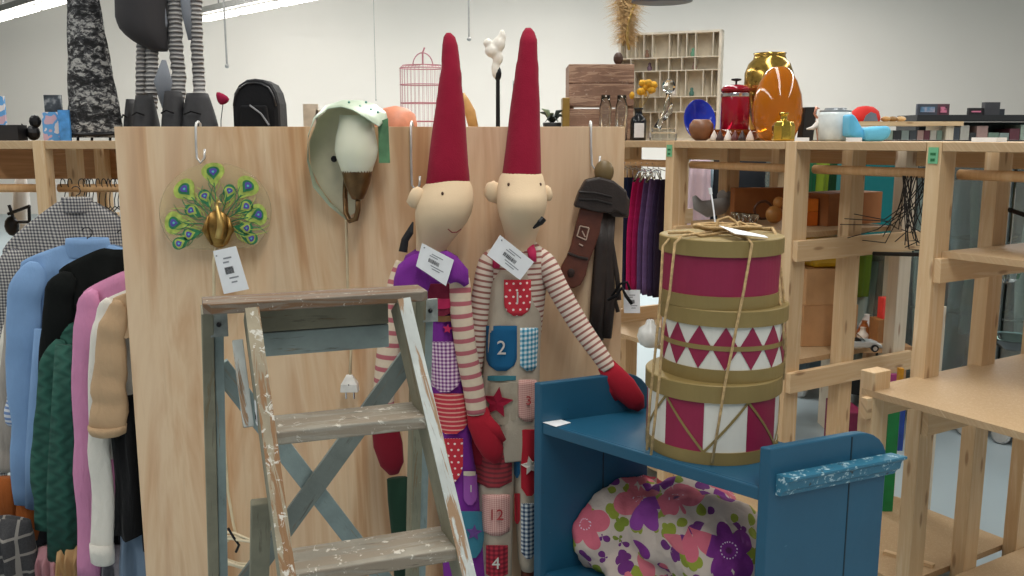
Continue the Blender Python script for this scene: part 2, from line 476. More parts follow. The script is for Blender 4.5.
mb = MB(); mb.beam((1.65, 3.42, 0), (1.65, 3.42, .86), .045, .03, side=R3); obj('post', mb, pine_white, SHR)
# green number stickers on the posts
gst = plain('green_sticker', '6fb78a', .6)
for q, num in ((-.598, '18'), (.515, '16')):
    c = RS(q, -.037, 1.452); mb = MB(); mb.box(c, (.03, .002, .045), rz=RYAW)
    s = obj('shelf_sticker', mb, gst); tag(s, 'green number sticker on the pine post ' + ('left of the blue dish' if q < 0 else 'furthest right on the top shelf'), 'sticker')
    for k in range(2):
        m2 = MB(); cc = c+Vector((0, 0, .004-.016*k))-D3*.0015
        m2.box(cc, (.016-.003*k, .0012, .007), rz=RYAW); obj('printed_mark', m2, plain('green_ink', '1d6b3d'), s)
# loose battens on the bottom board
mb = MB(); mb.beam(PZ(884, 552, .15), PZ(934, 566, .15), .02, .012); tag(obj('batten', mb, pine), 'loose thin pine batten lying on the bottom board', 'batten')
# ================================================================ LEFT / REAR SHELVING
t = thing('shelving_unit', 'long pine stud shelving behind the clothes and the plywood panel', 'shelving', (-1.4, 4.2, 0)); SHL = t
LX = (-3.2, -2.62, -2.01, -1.40, -.79, -.18)
for i, x in enumerate(LX):
    for j, y in enumerate((3.9, 4.18, 4.46)):
        mb = MB(); mb.beam((x, y, 0), (x, y, 1.49 if j == 0 else 1.452), .05, .07, side=(1, 0, 0)); obj('post', mb, pine, SHL, bevel=.002)
    for z in (1.10, .74):
        mb = MB(); mb.beam((x+.037, 3.87, z), (x+.037, 4.5, z), .07, .022, side=(0, 0, 1)); obj('ledger', mb, pine, SHL)
for a, b in zip(LX, LX[1:]):
    mb = MB(); mb.box(((a+b)/2, 4.19, 1.471), (b-a-.05, .64, .034)); obj('shelf_board', mb, pine_board, SHL, bevel=.002)
    mb = MB(); mb.beam((a, 4.5, 1.375), (b, 4.5, 1.375), .15, .022, side=(0, 0, 1)); obj('ledger', mb, pine_dark, SHL)
    mb = MB(); mb.tube([(a+.02, 3.97, 1.283), ((a+b)/2, 3.97, 1.283), (b-.02, 3.97, 1.283)], .018, 14); obj('rod', mb, rodwood, SHL, smooth=True)
    mb = MB(); mb.box(((a+b)/2, 4.2, .79), (b-a-.05, .5, .018)); obj('shelf_board', mb, pine_board, SHL)
mb = MB(); mb.box((.0, 4.19, 1.471), (.31, .64, .034)); obj('shelf_board', mb, pine_board, SHL)
# ================================================================ FAR CABINETS
alu = plain('aluminium', '9aa3a4', .4, .7); blackm = plain('black_plinth', '1b1c1e', .5)
backp = plain('cabinet_back', '5f6a66', .6, var=.2, sc_=3); cglass = glassm('cabinet_glass', 'e9f5f2', .02, trans=.92)
casterm = plain('caster_grey', 'b9b9b6', .4, .3)
CD = Vector((.69, -.75, 0)).normalized(); CN = Vector((CD.y, -CD.x, 0))  # CN faces camera (left/near)
if CN.y > 0: CN = -CN
clothcols = ['3e4f45', '6f7f7c', '9a8f6a', '4a4f55', '7a8b92', '2d3236', 'a9b5b2', '5a6a5f']
cm = [cloth('rail_cloth_%s' % c, c) for c in clothcols]
def cabinet(s0, L, label, h=1.46, dep=.5):
    o = Vector((1.72, 5.05, 0))+CD*s0; yaw = math.atan2(CD.y, CD.x)
    def q(s, d, z): return o+CD*s-CN*d+Vector((0, 0, z))
    t = thing('display_cabinet', label, 'display cabinet', q(L/2, dep/2, 0), yaw)
    obj('plinth', MB().box(q(L/2, dep/2, .16), (L-.02, dep, .14), rz=yaw), blackm, t)
    for s in (.08, L/2, L-.08):
        for d in (.03, dep-.05):
            m = MB(); m.lathe([(.035, -.02), (.045, -.01), (.045, .01), (.035, .02)], q(s, d-.02, .045), 14, Matrix.Rotation(yaw, 3, 'Z') @ Matrix.Rotation(PI/2, 3, 'X')); obj('caster', m, casterm, t)
    obj('back_panel', MB().box(q(L/2, dep, h/2+.1), (L-.02, .012, h-.22), rz=yaw), backp, t)
    obj('top_board', MB().box(q(L/2, dep/2, h+.01), (L-.01, dep+.03, .04), rz=yaw), blackm, t)
    for s in (.015, L/2, L-.015):
        obj('upright', MB().beam(q(s, 0, .23), q(s, 0, h-.01), .03, .03, side=CD), alu, t)
    for s in (L*.27, L*.73):
        obj('glass_pane', MB().box(q(s, 0, h/2+.1), (L/2-.06, .006, h-.26), rz=yaw), cglass, t)
    for z in (.62, 1.0, 1.32):
        obj('glass_shelf', MB().box(q(L/2, dep/2, z), (L-.05, dep-.06, .008), rz=yaw), cglass, t)
    return q
cq = []
for i, lab in enumerate(('glass fronted cabinet on casters, furthest left behind the pine posts', 'glass fronted cabinet on casters, second behind the pine posts', 'glass fronted cabinet on casters seen behind the rightmost pine posts', 'glass fronted cabinet on casters, nearest at the right edge')):
    cq.append(cabinet(i*.93-.9, .92, lab, h=1.46))
k = 0
for i in range(4):
    for s in [.07+.085*j for j in range(10)]:
        z0 = rnd.choice((.28, .34, .5)); z1 = rnd.choice((1.25, 1.28, 1.3)); mb = MB(); r = []
        q = cq[i]
        for j in range(7):
            zz = z1-(z1-z0)*j/6; r.append([q(s+.03*math.cos(a)+.012*math.sin(j+k), .24+(.15*math.sin(a)), zz) for a in [n*2*PI/10 for n in range(10)]])
        mb.rings(r); o = obj('folded_garment', mb, cm[(k*3+i) % len(cm)], smooth=True)
        tag(o, 'muted grey green garment hanging behind the cabinet glass', 'garment', 'garments behind the glass doors'); k += 1
# second line of far shelving, low bookcase seen over the cabinets
bkm = [plain('book_%d' % i, c, .6) for i, c in enumerate(('7d8a86', '5b2f38', '8c9a8c', '3a3f45', 'a8a49a', '2b2c2e', '9c7f78', '6b7f72'))]
o = thing('bookcase', 'low dark topped bookcase far behind the right top shelf', 'bookcase', (4.75, 8.0, 0))
obj('top_board', MB().box((4.75, 8.0, 1.67), (2.6, .4, .05)), blackm, o)
obj('back_panel', MB().box((4.75, 8.19, .83), (2.6, .02, 1.62)), backp, o)
for z in (.1, .5, .9, 1.30):
    obj('shelf_board', MB().box((4.75, 8.0, z), (2.56, .38, .025)), pine_dark, o)
for x in (3.46, 4.7, 6.04): obj('side_panel', MB().box((x, 8.0, .825), (.03, .4, 1.64)), blackm, o)
x = 3.5; i = 0
while x < 5.95:
    wd = rnd.uniform(.05, .11); h = rnd.uniform(.22, .31)
    if not any(abs(x+wd/2-s) < wd/2+.025 for s in (4.7,)):
        mb = MB(); mb.box((x+wd/2, 7.98, 1.3126+h/2), (wd*.92, .26, h)); b = obj('book', mb, bkm[i % 8])
        tag(b, 'far away book standing on the upper shelf of the dark topped bookcase', 'book', 'books in the far bookcase')
    x += wd; i += 1
def flatbox(name, poly, Y, th, m, label, cat, z=None, **kw):
    mb = MB(); mb.pxprism(poly, Y, th); o = obj(name, mb, m, **kw); tag(o, label, cat); return o
def rect(x0, y0, x1, y1): return [(x0, y0), (x1, y0), (x1, y1), (x0, y1)]
def framed(poly, Y, mcol, lab, z, inner):
    a = P(poly[0], 0, Y).x; b = P(poly[1], 0, Y).x; 
    t = thing('picture_frame', lab, 'picture', ((a+b)/2, Y, z)); y1 = poly[2]; top = P(512, y1, Y).z
    a = P(poly[0], y1, Y).x; b = P(poly[1], y1, Y).x
    obj('frame', MB().box(((a+b)/2, Y, (z+top)/2), (b-a, .03, top-z)), mcol, t)
    obj('picture', MB().box(((a+b)/2, Y-.018, (z+top)/2), (b-a-.05, .008, top-z-.05)), inner, t); return t
blot1 = G('picture_blue', .4); blot1.col(blot1.ramp(blot1.noise(blot1.co('Object'), 9, 3), [(.35, '23344a'), (.5, '5f87a8'), (.62, 'c9b8c4')])); 
blot2 = G('picture_pink', .4); blot2.col(blot2.ramp(blot2.noise(blot2.co('Object'), 14, 3), [(.45, '2a1d24'), (.55, 'd97f9c')]))
framed((917, 937, 104), 7.95, plain('frame_grey', '444a55'), 'far blue landscape picture on the bookcase', 1.695, blot1.m)
framed((937, 949, 104), 8.05, plain('frame_red', '5a3944'), 'far narrow pink and dark picture beside the blue landscape', 1.695, blot2.m)
framed((968, 983, 108), 7.95, plain('frame_black', '1d1a1e'), 'far small black picture with a pink figure', 1.695, blot2.m)
framed((993, 1004, 109), 7.95, plain('frame_navy', '262b33'), 'far small navy square picture right of the pink one', 1.695, plain('navy_inner', '39424e'))
mb = MB(); mb.box((P(1015, 0, 7.95).x*.97, 7.95, 1.75), (.13, .06, .11)); tag(obj('small_box', mb, plain('slate', '3a3b40')), 'far small slate box at the right end of the bookcase', 'box')
# ================================================================ PLYWOOD PANEL
YP = 2.6
g = G('plywood', .6); v = g.co('Object', scale=(3.2, 1, .36)); n1 = g.noise(v, 1.5, 4, .55, 2.6)
col = g.ramp(n1, [(.26, 'a8724a'), (.40, 'c6976a'), (.54, 'dfc09a'), (.72, 'd0a376')])
n2 = g.noise(g.co('Object', scale=(2.2, 1, .16)), 1.7, 3, .5, .5)
col = g.mix(g.ramp(n2, [(.4, 0.), (.62, .6)]), col, 'e2c8a8')
n3 = g.noise(g.co('Object', scale=(30, 1, 1.6)), 2, 4, .6, .3)
col = g.mix(g.math('MULTIPLY', g.ramp(n3, [(.55, 0.), (.8, 1.)]), .22), col, '9a6a42')
kv = g.vor(g.co('Object', scale=(1, 1, .55)), 3.1, '3D'); k = g.ramp(kv.outputs['Distance'], [(.035, 1.0), (.075, 0.0)])
col = g.mix(g.math('MULTIPLY', k, .8), col, '7a4e2e')
z = g.sep(g.co('Object'))[2]
zz = g.math('ADD', z, g.math('MULTIPLY', n2, .5)); 
col = g.mix(g.ramp(zz, [(1.05, 0.0), (1.75, .0)]), col, 'e2d2ba')
g.col(col); g.bump(n3, .1, .002); PLY = g.m
a = P(114, 128, YP); b = P(625, 128, YP)
mb = MB(); mb.box(((a.x+b.x)/2, YP+.009, 1.532/2), (b.x-a.x, .018, 1.532))
panel = obj('plywood_panel', mb, PLY, bevel=.001); tag(panel, 'tall upright plywood board carrying the dolls, lamp and glass peacock', 'panel')
mb = MB()
def shook(cx, ytop, ybot, lab, r=5):
    Yf = YP-.012; k = mpp(ytop, Yf)
    p = [Vector((P(cx, ybot, Yf-.02))), P(cx, ybot-4, Yf-.004), P(cx, (ytop+ybot)/2, Yf), P(cx, 130, Yf)]
    z = 1.532
    x = p[-1].x
    pts = [P(cx+9, ybot-14, Yf-.006), P(cx+8.5, ybot-5, Yf-.006), P(cx+4.5, ybot, Yf-.006), P(cx+1, ybot-5, Yf-.006), P(cx, (ytop+ybot)/2, Yf), (x, Yf, z), (x, Yf+.006, z+.010), (x, YP+.01, z+.014), (x, YP+.027, z+.008), (x, YP+.03, z-.04)]
    mb = MB(); mb.tube(pts, .0035, 8); return tag(obj('hook', mb, white_metal, smooth=True), lab, 'hook')
shook(196, 124, 163, 'white wire S hook over the board above the glass peacock')
shook(411, 124, 190, 'white wire S hook over the board behind the left doll')
shook(591, 122, 170, 'white wire S hook holding the brown leather piece')
# ================================================================ GLASS PEACOCK
YK = 2.55
t = thing('peacock_lamp', 'round glass peacock plaque with bronze body and painted tail feathers', 'peacock lamp', P(217, 248, YK)); PK = t
pts = []
for i in range(48):
    a = i*2*PI/48; x = 215+56*math.cos(a); y = 212-49*math.sin(a)
    if y > 246: y = 246+(y-246)*.25
    pts.append((x, y))
mb = MB(); mb.pxprism(pts, YK, .006); gl = glassm('amber_tint_glass', 'f3ecd0', .12, trans=.85); obj('glass_disc', mb, gl, t, bevel=.001)
ey = [(213, 173, 10), (185, 190, 10), (205, 197, 8), (229, 192, 8), (247, 187, 10), (192, 211, 8), (245, 207, 8.5), (257, 215, 9.5), (175, 223, 10), (190, 234, 8), (180, 243, 8), (245, 228, 8), (250, 238, 8)]
lime = plain('lime_feather', 'abbd58', .5, var=.3, sc_=60); grn = plain('green_feather', '2f7a4e', .5, var=.3, sc_=60); vio = plain('violet_eye', '5b4fa8', .4); aqua = plain('aqua_eye', '5fc6c0', .4)
bron = plain('bronze', '8a6a35', .35, .75, var=.45, sc_=40)
def leaf(mb, cx, cy, ang, L, Wd, Y, th=.0015):
    pl = []
    for i in range(18):
        a = i*2*PI/18; r = 1; lx = math.cos(a)*L; ly = math.sin(a)*Wd*(1-.35*math.cos(a+PI)) 
        if math.cos(a) < 0: ly *= (1+math.cos(a)*.75)
        pl.append((cx+lx*math.cos(ang)-ly*math.sin(ang), cy+lx*math.sin(ang)+ly*math.cos(ang)))
    return mb.pxprism(pl, Y, th)
for x, y, s in ey:
    s *= .92
    ang = math.atan2(y-226, x-218); big = s >= 8.7
    f = obj('tail_feather', leaf(MB(), x-math.cos(ang)*2, y-math.sin(ang)*2, ang, s*1.35, s*1.2 if big else s*.8, YK-.002), lime if big else grn, t)
    mb = MB(); r0 = P(219, 228, YK-.002); e = P(x-s*1.05*math.cos(ang), y-s*1.05*math.sin(ang), YK-.002); m_ = (r0+e)/2+Vector((0, 0, .006*(1 if x > 215 else 1)))
    mb.tube([r0, m_, e], .0016, 6); obj('stem', mb, grn, f)
    obj('green_eye', leaf(MB(), x, y, ang, s*.72, s*.66, YK-.0036), grn if big else lime, f)
    obj('violet_eye', leaf(MB(), x+math.cos(ang), y+math.sin(ang), ang, s*.42, s*.40, YK-.0052), vio, f)
    obj('pale_eye', leaf(MB(), x+1.2*math.cos(ang), y+1.2*math.sin(ang), ang, s*.13, s*.13, YK-.0068), aqua, f)
    for q in (-1, 1):                                   # barbs beside the eye
        for d in (.35, .7):
            mb = MB(); bx, by = x-s*1.6*math.cos(ang)*(.6+d), y-s*1.6*math.sin(ang)*(.6+d)
            nx, ny = -math.sin(ang)*q, math.cos(ang)*q
            mb.tube([P(bx, by, YK-.002), P(bx+nx*4+math.cos(ang)*4, by+ny*4+math.sin(ang)*4, YK-.002), P(bx+nx*6+math.cos(ang)*10, by+ny*6+math.sin(ang)*10, YK-.002)], .0011, 5); obj('barb', mb, lime if q > 0 else grn, f)
for i in range(34):                                    # fine painted wisps fanning out between the eyes
    a = math.radians(-205+i*7.0); r0_, r1_ = (20 if i % 2 else 26), (48 if i % 3 else 40); cv = 5*(1 if i % 2 else -1)
    pw = [P(218+r*math.cos(a)*1.08-cv*math.sin(a)*math.sin((r-r0_)/(r1_-r0_)*PI), 226+r*math.sin(a)*.98*(.9 if math.sin(a) < 0 else .5)+cv*math.cos(a)*math.sin((r-r0_)/(r1_-r0_)*PI), YK-.0012) for r in [r0_+(r1_-r0_)*q/6 for q in range(7)]]
    obj('painted_wisp', MB().tube(pw, [.0008, .0016, .0018, .0016, .0014, .0010, .0006], 5), lime if i % 2 else grn, t)
c = P(218, 229, YK-.018); k = mpp(229, YK)
mb = MB(); mb.ball(c, 14*k, .02, 19*k, 20)
for v_ in mb.bm.verts: v_.co.x += .5*(v_.co.z-c.z)*0
o = obj('body', mb, bron, t, smooth=True); 
mb = MB(); mb.tube([P(219, 238, YK-.045), P(221, 226, YK-.048), P(219, 215, YK-.042), P(217, 206, YK-.035), P(218, 201, YK-.03), P(221, 203, YK-.045)], [.012, .011, .007, .005, .006, .001], 10); obj('neck', mb, plain('bright_brass', 'c9a864', .3, .8), t, smooth=True)
for s_ in (-1, 1):
    mb = MB(); mb.tube([P(218+s_*10, 216, YK-.03), P(218+s_*13, 230, YK-.034), P(218+s_*6, 245, YK-.03)], [.003, .010, .003], 8); obj('wing', mb, bron, t, smooth=True)
mb = MB(); mb.tube([P(216, 246, YK+.0), P(214, 262, YK-.0), P(214, 300, YK), P(222, 380, YK+.01), P(225, 450, YK+.01), P(228, 492, YK+.01), P(233, 522, YK-.0), P(238, 545, YK-.02)], .0045, 8)
obj('cord', mb, plain('cream_cord', 'd8c9a6', .6), t, smooth=True)
mb = MB(); pts = []
for i in range(70):
    a = i/69*2*PI*3.6; rr = 1+.18*math.sin(i*.37)
    pts.append(P(238+26*rr*math.cos(a+.6), 545+i*.16+15*rr*math.sin(a+.6)+3*math.sin(i), 2.51+.03*math.sin(i*.21)))
mb.tube(pts, .0042, 8); obj('coiled_cord', mb, plain('cream_cord2', 'ddd0b2', .6), t, smooth=True)
mb = MB(); mb.tube([P(228, 528, 2.49), P(234, 538, 2.48), P(239, 545, 2.485), P(236, 552, 2.49)], .004, 6); obj('cable_tie', mb, black_metal, t)
price_tag('white price tag hanging under the glass peacock', [(213, 251), (236, 246), (249, 289), (224, 294)], 2.49)
# ================================================================ WALL LAMP
t = thing('wall_lamp', 'mint green metal wall lamp with frosted glass and brass holder', 'wall lamp', P(345, 218, 2.57))
creamy = plain('cream_metal', 'dad2b4', .35, .1, var=.05); mint = plain('mint_metal', 'bccbb4', .4, .1, var=.06)
pts = [(318, 118), (330, 107), (348, 103), (364, 108), (374, 122), (377, 150), (368, 185), (356, 212), (348, 217), (336, 208), (322, 190), (311, 168), (309, 142)]
mb = MB(); mb.pxprism(pts, 2.575, .004); obj('back_plate', mb, creamy, t, bevel=.001)
back = [(346, 217), (330, 202), (316, 182), (309, 160), (308, 138), (313, 119), (325, 106), (342, 100), (360, 100), (375, 104), (386, 112), (388, 120)]
frnt = [(346, 219), (329, 205), (313, 186), (307, 160), (308, 135), (315, 118), (328, 108), (341, 106), (352, 109), (364, 116), (376, 124), (379, 126)]
fy = [2.56, 2.55, 2.53, 2.50, 2.47, 2.45, 2.44, 2.43, 2.43, 2.43, 2.44, 2.45]
rows = []
for j in range(5):
    w_ = j/4; rows.append([P(bx*(1-w_)+fx*w_, by*(1-w_)+fy_*w_-1.5*math.sin(PI*w_), 2.574*(1-w_)+Y_*w_) for (bx, by), (fx, fy_), Y_ in zip(back, frnt, fy)])
g = G('mint_out_cream_in', .35); gm = g.n('ShaderNodeNewGeometry')
mb = MB(); mb.sheet(rows, (0, 0, -.003)); h = obj('hood', mb, mint, t, smooth=True)
for (x, y) in ((349, 103), (360, 107), (371, 110), (353, 106), (366, 103), (378, 113)):
    mb = MB(); mb.ball(P(x, y-.8, 2.49), .0035, .0035, .0035, 8); obj('rivet_hole', mb, plain('teal_dot', '5f9a8c'), h)
k = mpp(145, 2.5); c = P(357, 172, 2.5)
prof = [(.0, -.012), (14*k, -.010), (17*k, 6*k), (20*k, 14*k), (21.5*k, 22*k), (20*k, 34*k), (17*k, 46*k), (15.5*k, 56*k), (14*k, 56*k)]
g = G('frosted_glass', .45); g.col('e6e6cf'); g.b.inputs['Subsurface Weight'].default_value = .4; g.b.inputs['Subsurface Radius'].default_value = (.05, .05, .04)
mb = MB(); mb.lathe(prof[1:], c, 32); obj('glass_shade', mb, g.m, t, smooth=True)
brass = plain('aged_brass', '6b4f30', .35, .7, var=.3, sc_=30)
mb = MB(); mb.lathe([(4*k, -27*k), (6*k, -26*k), (9*k, -20*k), (13*k, -10*k), (15*k, 0), (15.5*k, 2*k), (13*k, 3*k)], c+Vector((0, 0, -.002)), 28); obj('holder', mb, brass, t, smooth=True)
mb = MB(); mb.tube([P(346, 175, 2.56), P(345, 195, 2.55), P(346, 213, 2.53), P(350, 221, 2.51), P(356, 219, 2.5), P(358, 210, 2.5), P(358, 196, 2.5)], .0075, 12); obj('arm', mb, brass, t, smooth=True)
mb = MB(); mb.ball(P(334, 159, 2.56), .009, .006, .009, 12); obj('screw', mb, black_metal, t)
mb = MB(); mb.pxprism([(378, 122), (388, 118), (390, 163), (379, 163)], 2.5, .003); obj('green_swatch', mb, plain('card_green', '5c8a62', .6, var=.3, sc_=20), t)
mb = MB(); mb.tube([P(346, 214, 2.57), P(347, 250, 2.572), P(348, 290, 2.575), P(351, 330, 2.575), P(351, 352, 2.57), P(350, 376, 2.55)], .004, 8); obj('cord', mb, plain('cord_beige', 'cdbb98', .6), t, smooth=True)
kp = mpp(383, 2.55); c = P(350, 391, 2.55)
plug = MB(); plug.rings([[c+Vector((a*kp, b, z*kp)) for a, b in q] for z, q in ((0, [(-9, -.018), (9, -.018), (9, .012), (-9, .012)]), (8, [(-8, -.018), (8, -.018), (8, .012), (-8, .012)]), (15, [(-4, -.01), (4, -.01), (4, .006), (-4, .006)]), (17, [(-3, -.006), (3, -.006), (3, .003), (-3, .003)]))])
pl = obj('plug', plug, plain('plug_white', 'dfddd6', .4), t, bevel=.002)
for s_ in (-4, 4):
    mb = MB(); mb.tube([c+Vector((s_*kp, 0, .002)), c+Vector((s_*kp, 0, -8*kp))], .0025, 8); obj('pin', mb, chrome, pl)
mb = MB(); mb.ball(c+Vector((0, -.018, 8*kp)), .002); obj('screw', mb, ink, pl)
# ================================================================ LEATHER PIECE
t = thing('leather_sandal', 'dark brown leather strap sandal hanging from a hook at the board edge', 'sandal', P(590, 300, 2.57))
lea = plain('dark_leather', '2b221e', .5, var=.3, bump=.3); sole = plain('sole_leather', '5b3022', .45, var=.25, bump=.2)
mb = MB(); c = P(604, 172, 2.555); k = mpp(172, 2.55); mb.ball(c, 10*k, .02, 12*k, 16); obj('heel_counter', mb, plain('olive_leather', '6d5a36', .5), t, smooth=True)
mb = MB(); mb.pxprism([(574, 207), (579, 192), (586, 180), (600, 177), (614, 181), (627, 191), (628, 217), (615, 211), (612, 214), (596, 212), (584, 209)], 2.525, .05); obj('cuff', mb, lea, t, bevel=.008)
mb = MB(); mb.pxprism([(600, 183), (624, 190), (630, 200), (629, 218), (612, 217)], 2.545, .04); obj('side_flap', mb, plain('flap_leather', '362a24', .5, bump=.3), t, bevel=.006)
for yy in (192, 199):
    mb = MB(); mb.tube([P(579, yy, 2.522), P(596, yy+1, 2.518), P(612, yy+5, 2.522)], .003, 6); obj('seam', mb, plain('seam_leather', '1a1513'), t)
sp = [(580, 208), (604, 212), (601, 230), (594, 250), (589, 262), (586, 275), (581, 285), (573, 289), (565, 286), (560, 277), (561, 267), (567, 256), (571, 245), (575, 228)]
mb = MB(); mb.pxprism(sp, 2.55, .014); so = obj('sole', mb, sole, t, bevel=.004)
mb = MB(); mb.tube([P(568, 253, 2.547), P(578, 257, 2.546), P(588, 259, 2.547)], .004, 6); obj('seam', mb, lea, so)
mb = MB(); mb.ball(P(571, 273, 2.548), .011, .004, .013, 14); obj('stud', mb, plain('stud_dark', '2a1812'), so)
mb = MB()
for a, b in (((577, 236), (580, 226)), ((580, 226), (589, 228)), ((589, 228), (586, 240)), ((586, 240), (577, 236)), ((582, 231), (585, 237)), ((579, 244), (583, 246))):
    mb.tube([P(*a, 2.547), P(*b, 2.547)], .0022, 5)
obj('worn_mark', mb, plain('worn_white', 'b39c8c'), so)
for pts, r in (([(600, 212), (602, 250), (598, 300), (596, 340)], .022), ([(610, 214), (608, 250), (610, 300), (606, 338)], .016), ([(606, 212), (612, 245), (617, 275), (619, 300)], .007), ([(604, 225), (606, 260), (612, 290), (618, 312)], .006)):
    mb = MB(); mb.tube([P(x, y, 2.56) for x, y in pts], r, 8, .45); obj('strap', mb, lea, t, smooth=True)
# bow of black laces with small tag ring below
mb = MB(); mb.tube([P(608, 300, 2.54), P(616, 296, 2.53), P(622, 288, 2.53), P(626, 296, 2.52), P(632, 304, 2.52)], .005, 8); mb.tube([P(612, 296, 2.54), P(620, 284, 2.53), P(627, 282, 2.53), P(630, 290, 2.53)], .004, 8); obj('lace', mb, black_cloth, t, smooth=True)
# ================================================================ STEPLADDER
PHI = math.radians(20); LA = Vector((math.cos(PHI), math.sin(PHI), 0)); LB = Vector((math.sin(PHI), -math.cos(PHI), 0))
LO = Vector((-.372, 1.715, 0))
def L(a, b, z): return LO+LA*a+LB*b+Vector((0, 0, z))
chip_top = chipped('chipped_brown', '7d7163', '6d5138', 'cfcbc0', .50)
chip_grey = chipped('chipped_grey', '8c8a74', '7b6a4e', 'c9c7bb', .56)
chip_olive = chipped('chipped_olive', '8f8b76', '7a6c52', 'b9b5a4', .60)
chip_blue = chipped('chipped_blue', '93a3a1', '8a8272', 'c4cbc9', .60)
chip_white = chipped('chipped_white', 'c6ccc8', '9a7d60', 'e6e8e4', .52)
chip_step = chipped('chipped_step', 'a09a8c', '8d8272', 'd5d0c4', .48)
t = thing('stepladder', 'weathered wooden stepladder with chipped grey and blue paint', 'stepladder', L(0, 0, 0)); LAD = t
ZT = 1.197
poly = [(-.215, .0), (-.2, .012), (.2, .012), (.215, .0), (.215, -.080), (-.215, -.080)]
mb = MB(); mb.prism([L(a, b-.0, ZT-.020) for a, b in poly], (0, 0, .020))
for f in mb.bm.faces:
    for l in f.loops:
        p = l.vert.co-LO; l[mb.uv].uv = (p.dot(LA), p.dot(LB)+p.z)
obj('top_board', mb, chip_top, t, bevel=.002)
# slope of the front stiles: forward .30 over the 1.17 m drop
def fr(z): return .0-.03+(ZT-z)*.52
STX = (-.128, .162)
def sx(i, z): return STX[i]+(ZT-z)*(.055 if i == 0 else .11)
for i, a in enumerate(STX):
    b0, b1 = L(a, fr(ZT-.027), ZT-.027), L(sx(i, 0), fr(0), 0)
    mb = MB(); dv = (b1-b0).normalized(); mb.beam(b0, b1, .026, .075, side=LA); 
    s = obj('front_stile', mb, chip_olive, t, bevel=.0015)
    mb = MB(); nrm = LA.cross(dv); nrm = nrm if nrm.dot(LB) > 0 else -nrm
    mb.beam(b0+nrm*.0378, b1+nrm*.0378, .0255, .0016, side=LA); obj('front_face', mb, chip_white if i else chipped('chipped_streaks', 'a79c84', '8d6a48', 'dad8ce', .45), s, label='stile front with worn white paint')
def step(z):
    b = fr(z)+.012; a0, a1 = sx(0, z)+.005, sx(1, z)-.005
    mb = MB(); mb.box(L((a0+a1)/2, b-.03, z), (a1-a0, .105, .026), rz=PHI); return obj('step', mb, chip_step, t, bevel=.003)
for z in (.963, .742, .52, .30, .10): step(z)
for z0, m in ((ZT-.052, chip_olive), (ZT-.102, chip_blue)):
    mb = MB(); mb.beam(L(STX[0]+.014, -.075, z0), L(STX[1]-.014, -.075, z0), .048, .018, side=(0, 0, 1)); obj('apron_board', mb, m, t, bevel=.002)
# rear frame
def rl(s, z):  # rear leg axis
    k = (ZT-z)/ZT
    return L((-.205-.03*k) if s < 0 else (.222+.02*k), -.10-.27*k, z)
for s, m in ((-1, chip_olive), (1, chip_grey)):
    mb = MB(); mb.beam(rl(s, ZT-.03), rl(s, 0), .022, .05, side=LA); obj('rear_leg', mb, m, t, bevel=.0015)
    mb = MB(); q = Vector(LA)*(.021 if s < 0 else .021); mb.beam(rl(s, ZT-.08)+q, rl(s, 0)+q, .018, .03, side=LA); obj('rear_leg_batten', mb, chip_blue, t, bevel=.0015)
    mb = MB(); mb.box(rl(s, ZT-.06)+q+LB*.018, (.034, .006, .05), rz=PHI); hg = obj('hinge', mb, plain('hinge_metal', '8f948f', .5, .4, var=.3, sc_=40), t, bevel=.001)
    mb = MB(); mb.ball(rl(s, ZT-.06)+q+LB*.022, .005); obj('screw', mb, black_metal, hg)
# crossed braces
def pick(px, py, Y): return P(px, py, Y)
mb = MB(); mb.beam(rl(-1, 1.04)-LB*.02+LA*.02, rl(1, .36)-LB*.02-LA*.02, .042, .012, side=(LA.x, LA.y, 1)); obj('cross_brace', mb, chip_blue, t, bevel=.0015)
mb = MB(); mb.beam(rl(1, 1.05)+LB*-.006-LA*.0, rl(-1, .40)+LB*-.006, .045, .012, side=(LA.x, LA.y, -1)); obj('cross_brace', mb, chipped('chipped_bluegrey', '7e8680', '7b7466', 'c4cbc9', .6), t, bevel=.0015)
mb = MB(); mb.beam(L(-.155, -.03, ZT-.08), L(-.146, .035, ZT-.235), .020, .012, side=LA); obj('stay', mb, chip_white, t, bevel=.0015)
mb = MB(); mb.beam(L(sx(0, .85)-.026, fr(.86)-.03, .845), L(sx(0, .85)-.036, fr(.86)-.17, .50), .036, .018, side=LA); obj('stay', mb, chip_olive, t, bevel=.003)
mb = MB(); p0 = L(sx(0, 1.0)-.0145, fr(1.0)-.018, 1.0); mb.prism([p0+LB*a+Vector((0, 0, z)) for a, z in ((-.02, -.03), (.022, -.024), (.014, .02), (-.026, .016))], -LA*.0012)
o = obj('price_label', mb, white_paper); tag(o, 'small white barcode label stuck on the ladder side', 'label')
mb = MB()
for i in range(6): mb.box(p0+LB*(-.012+.0045*i)+Vector((0, 0, -.014))-LA*.0018, (.0004, .0025, .012), rz=PHI)
obj('barcode', mb, ink, o)
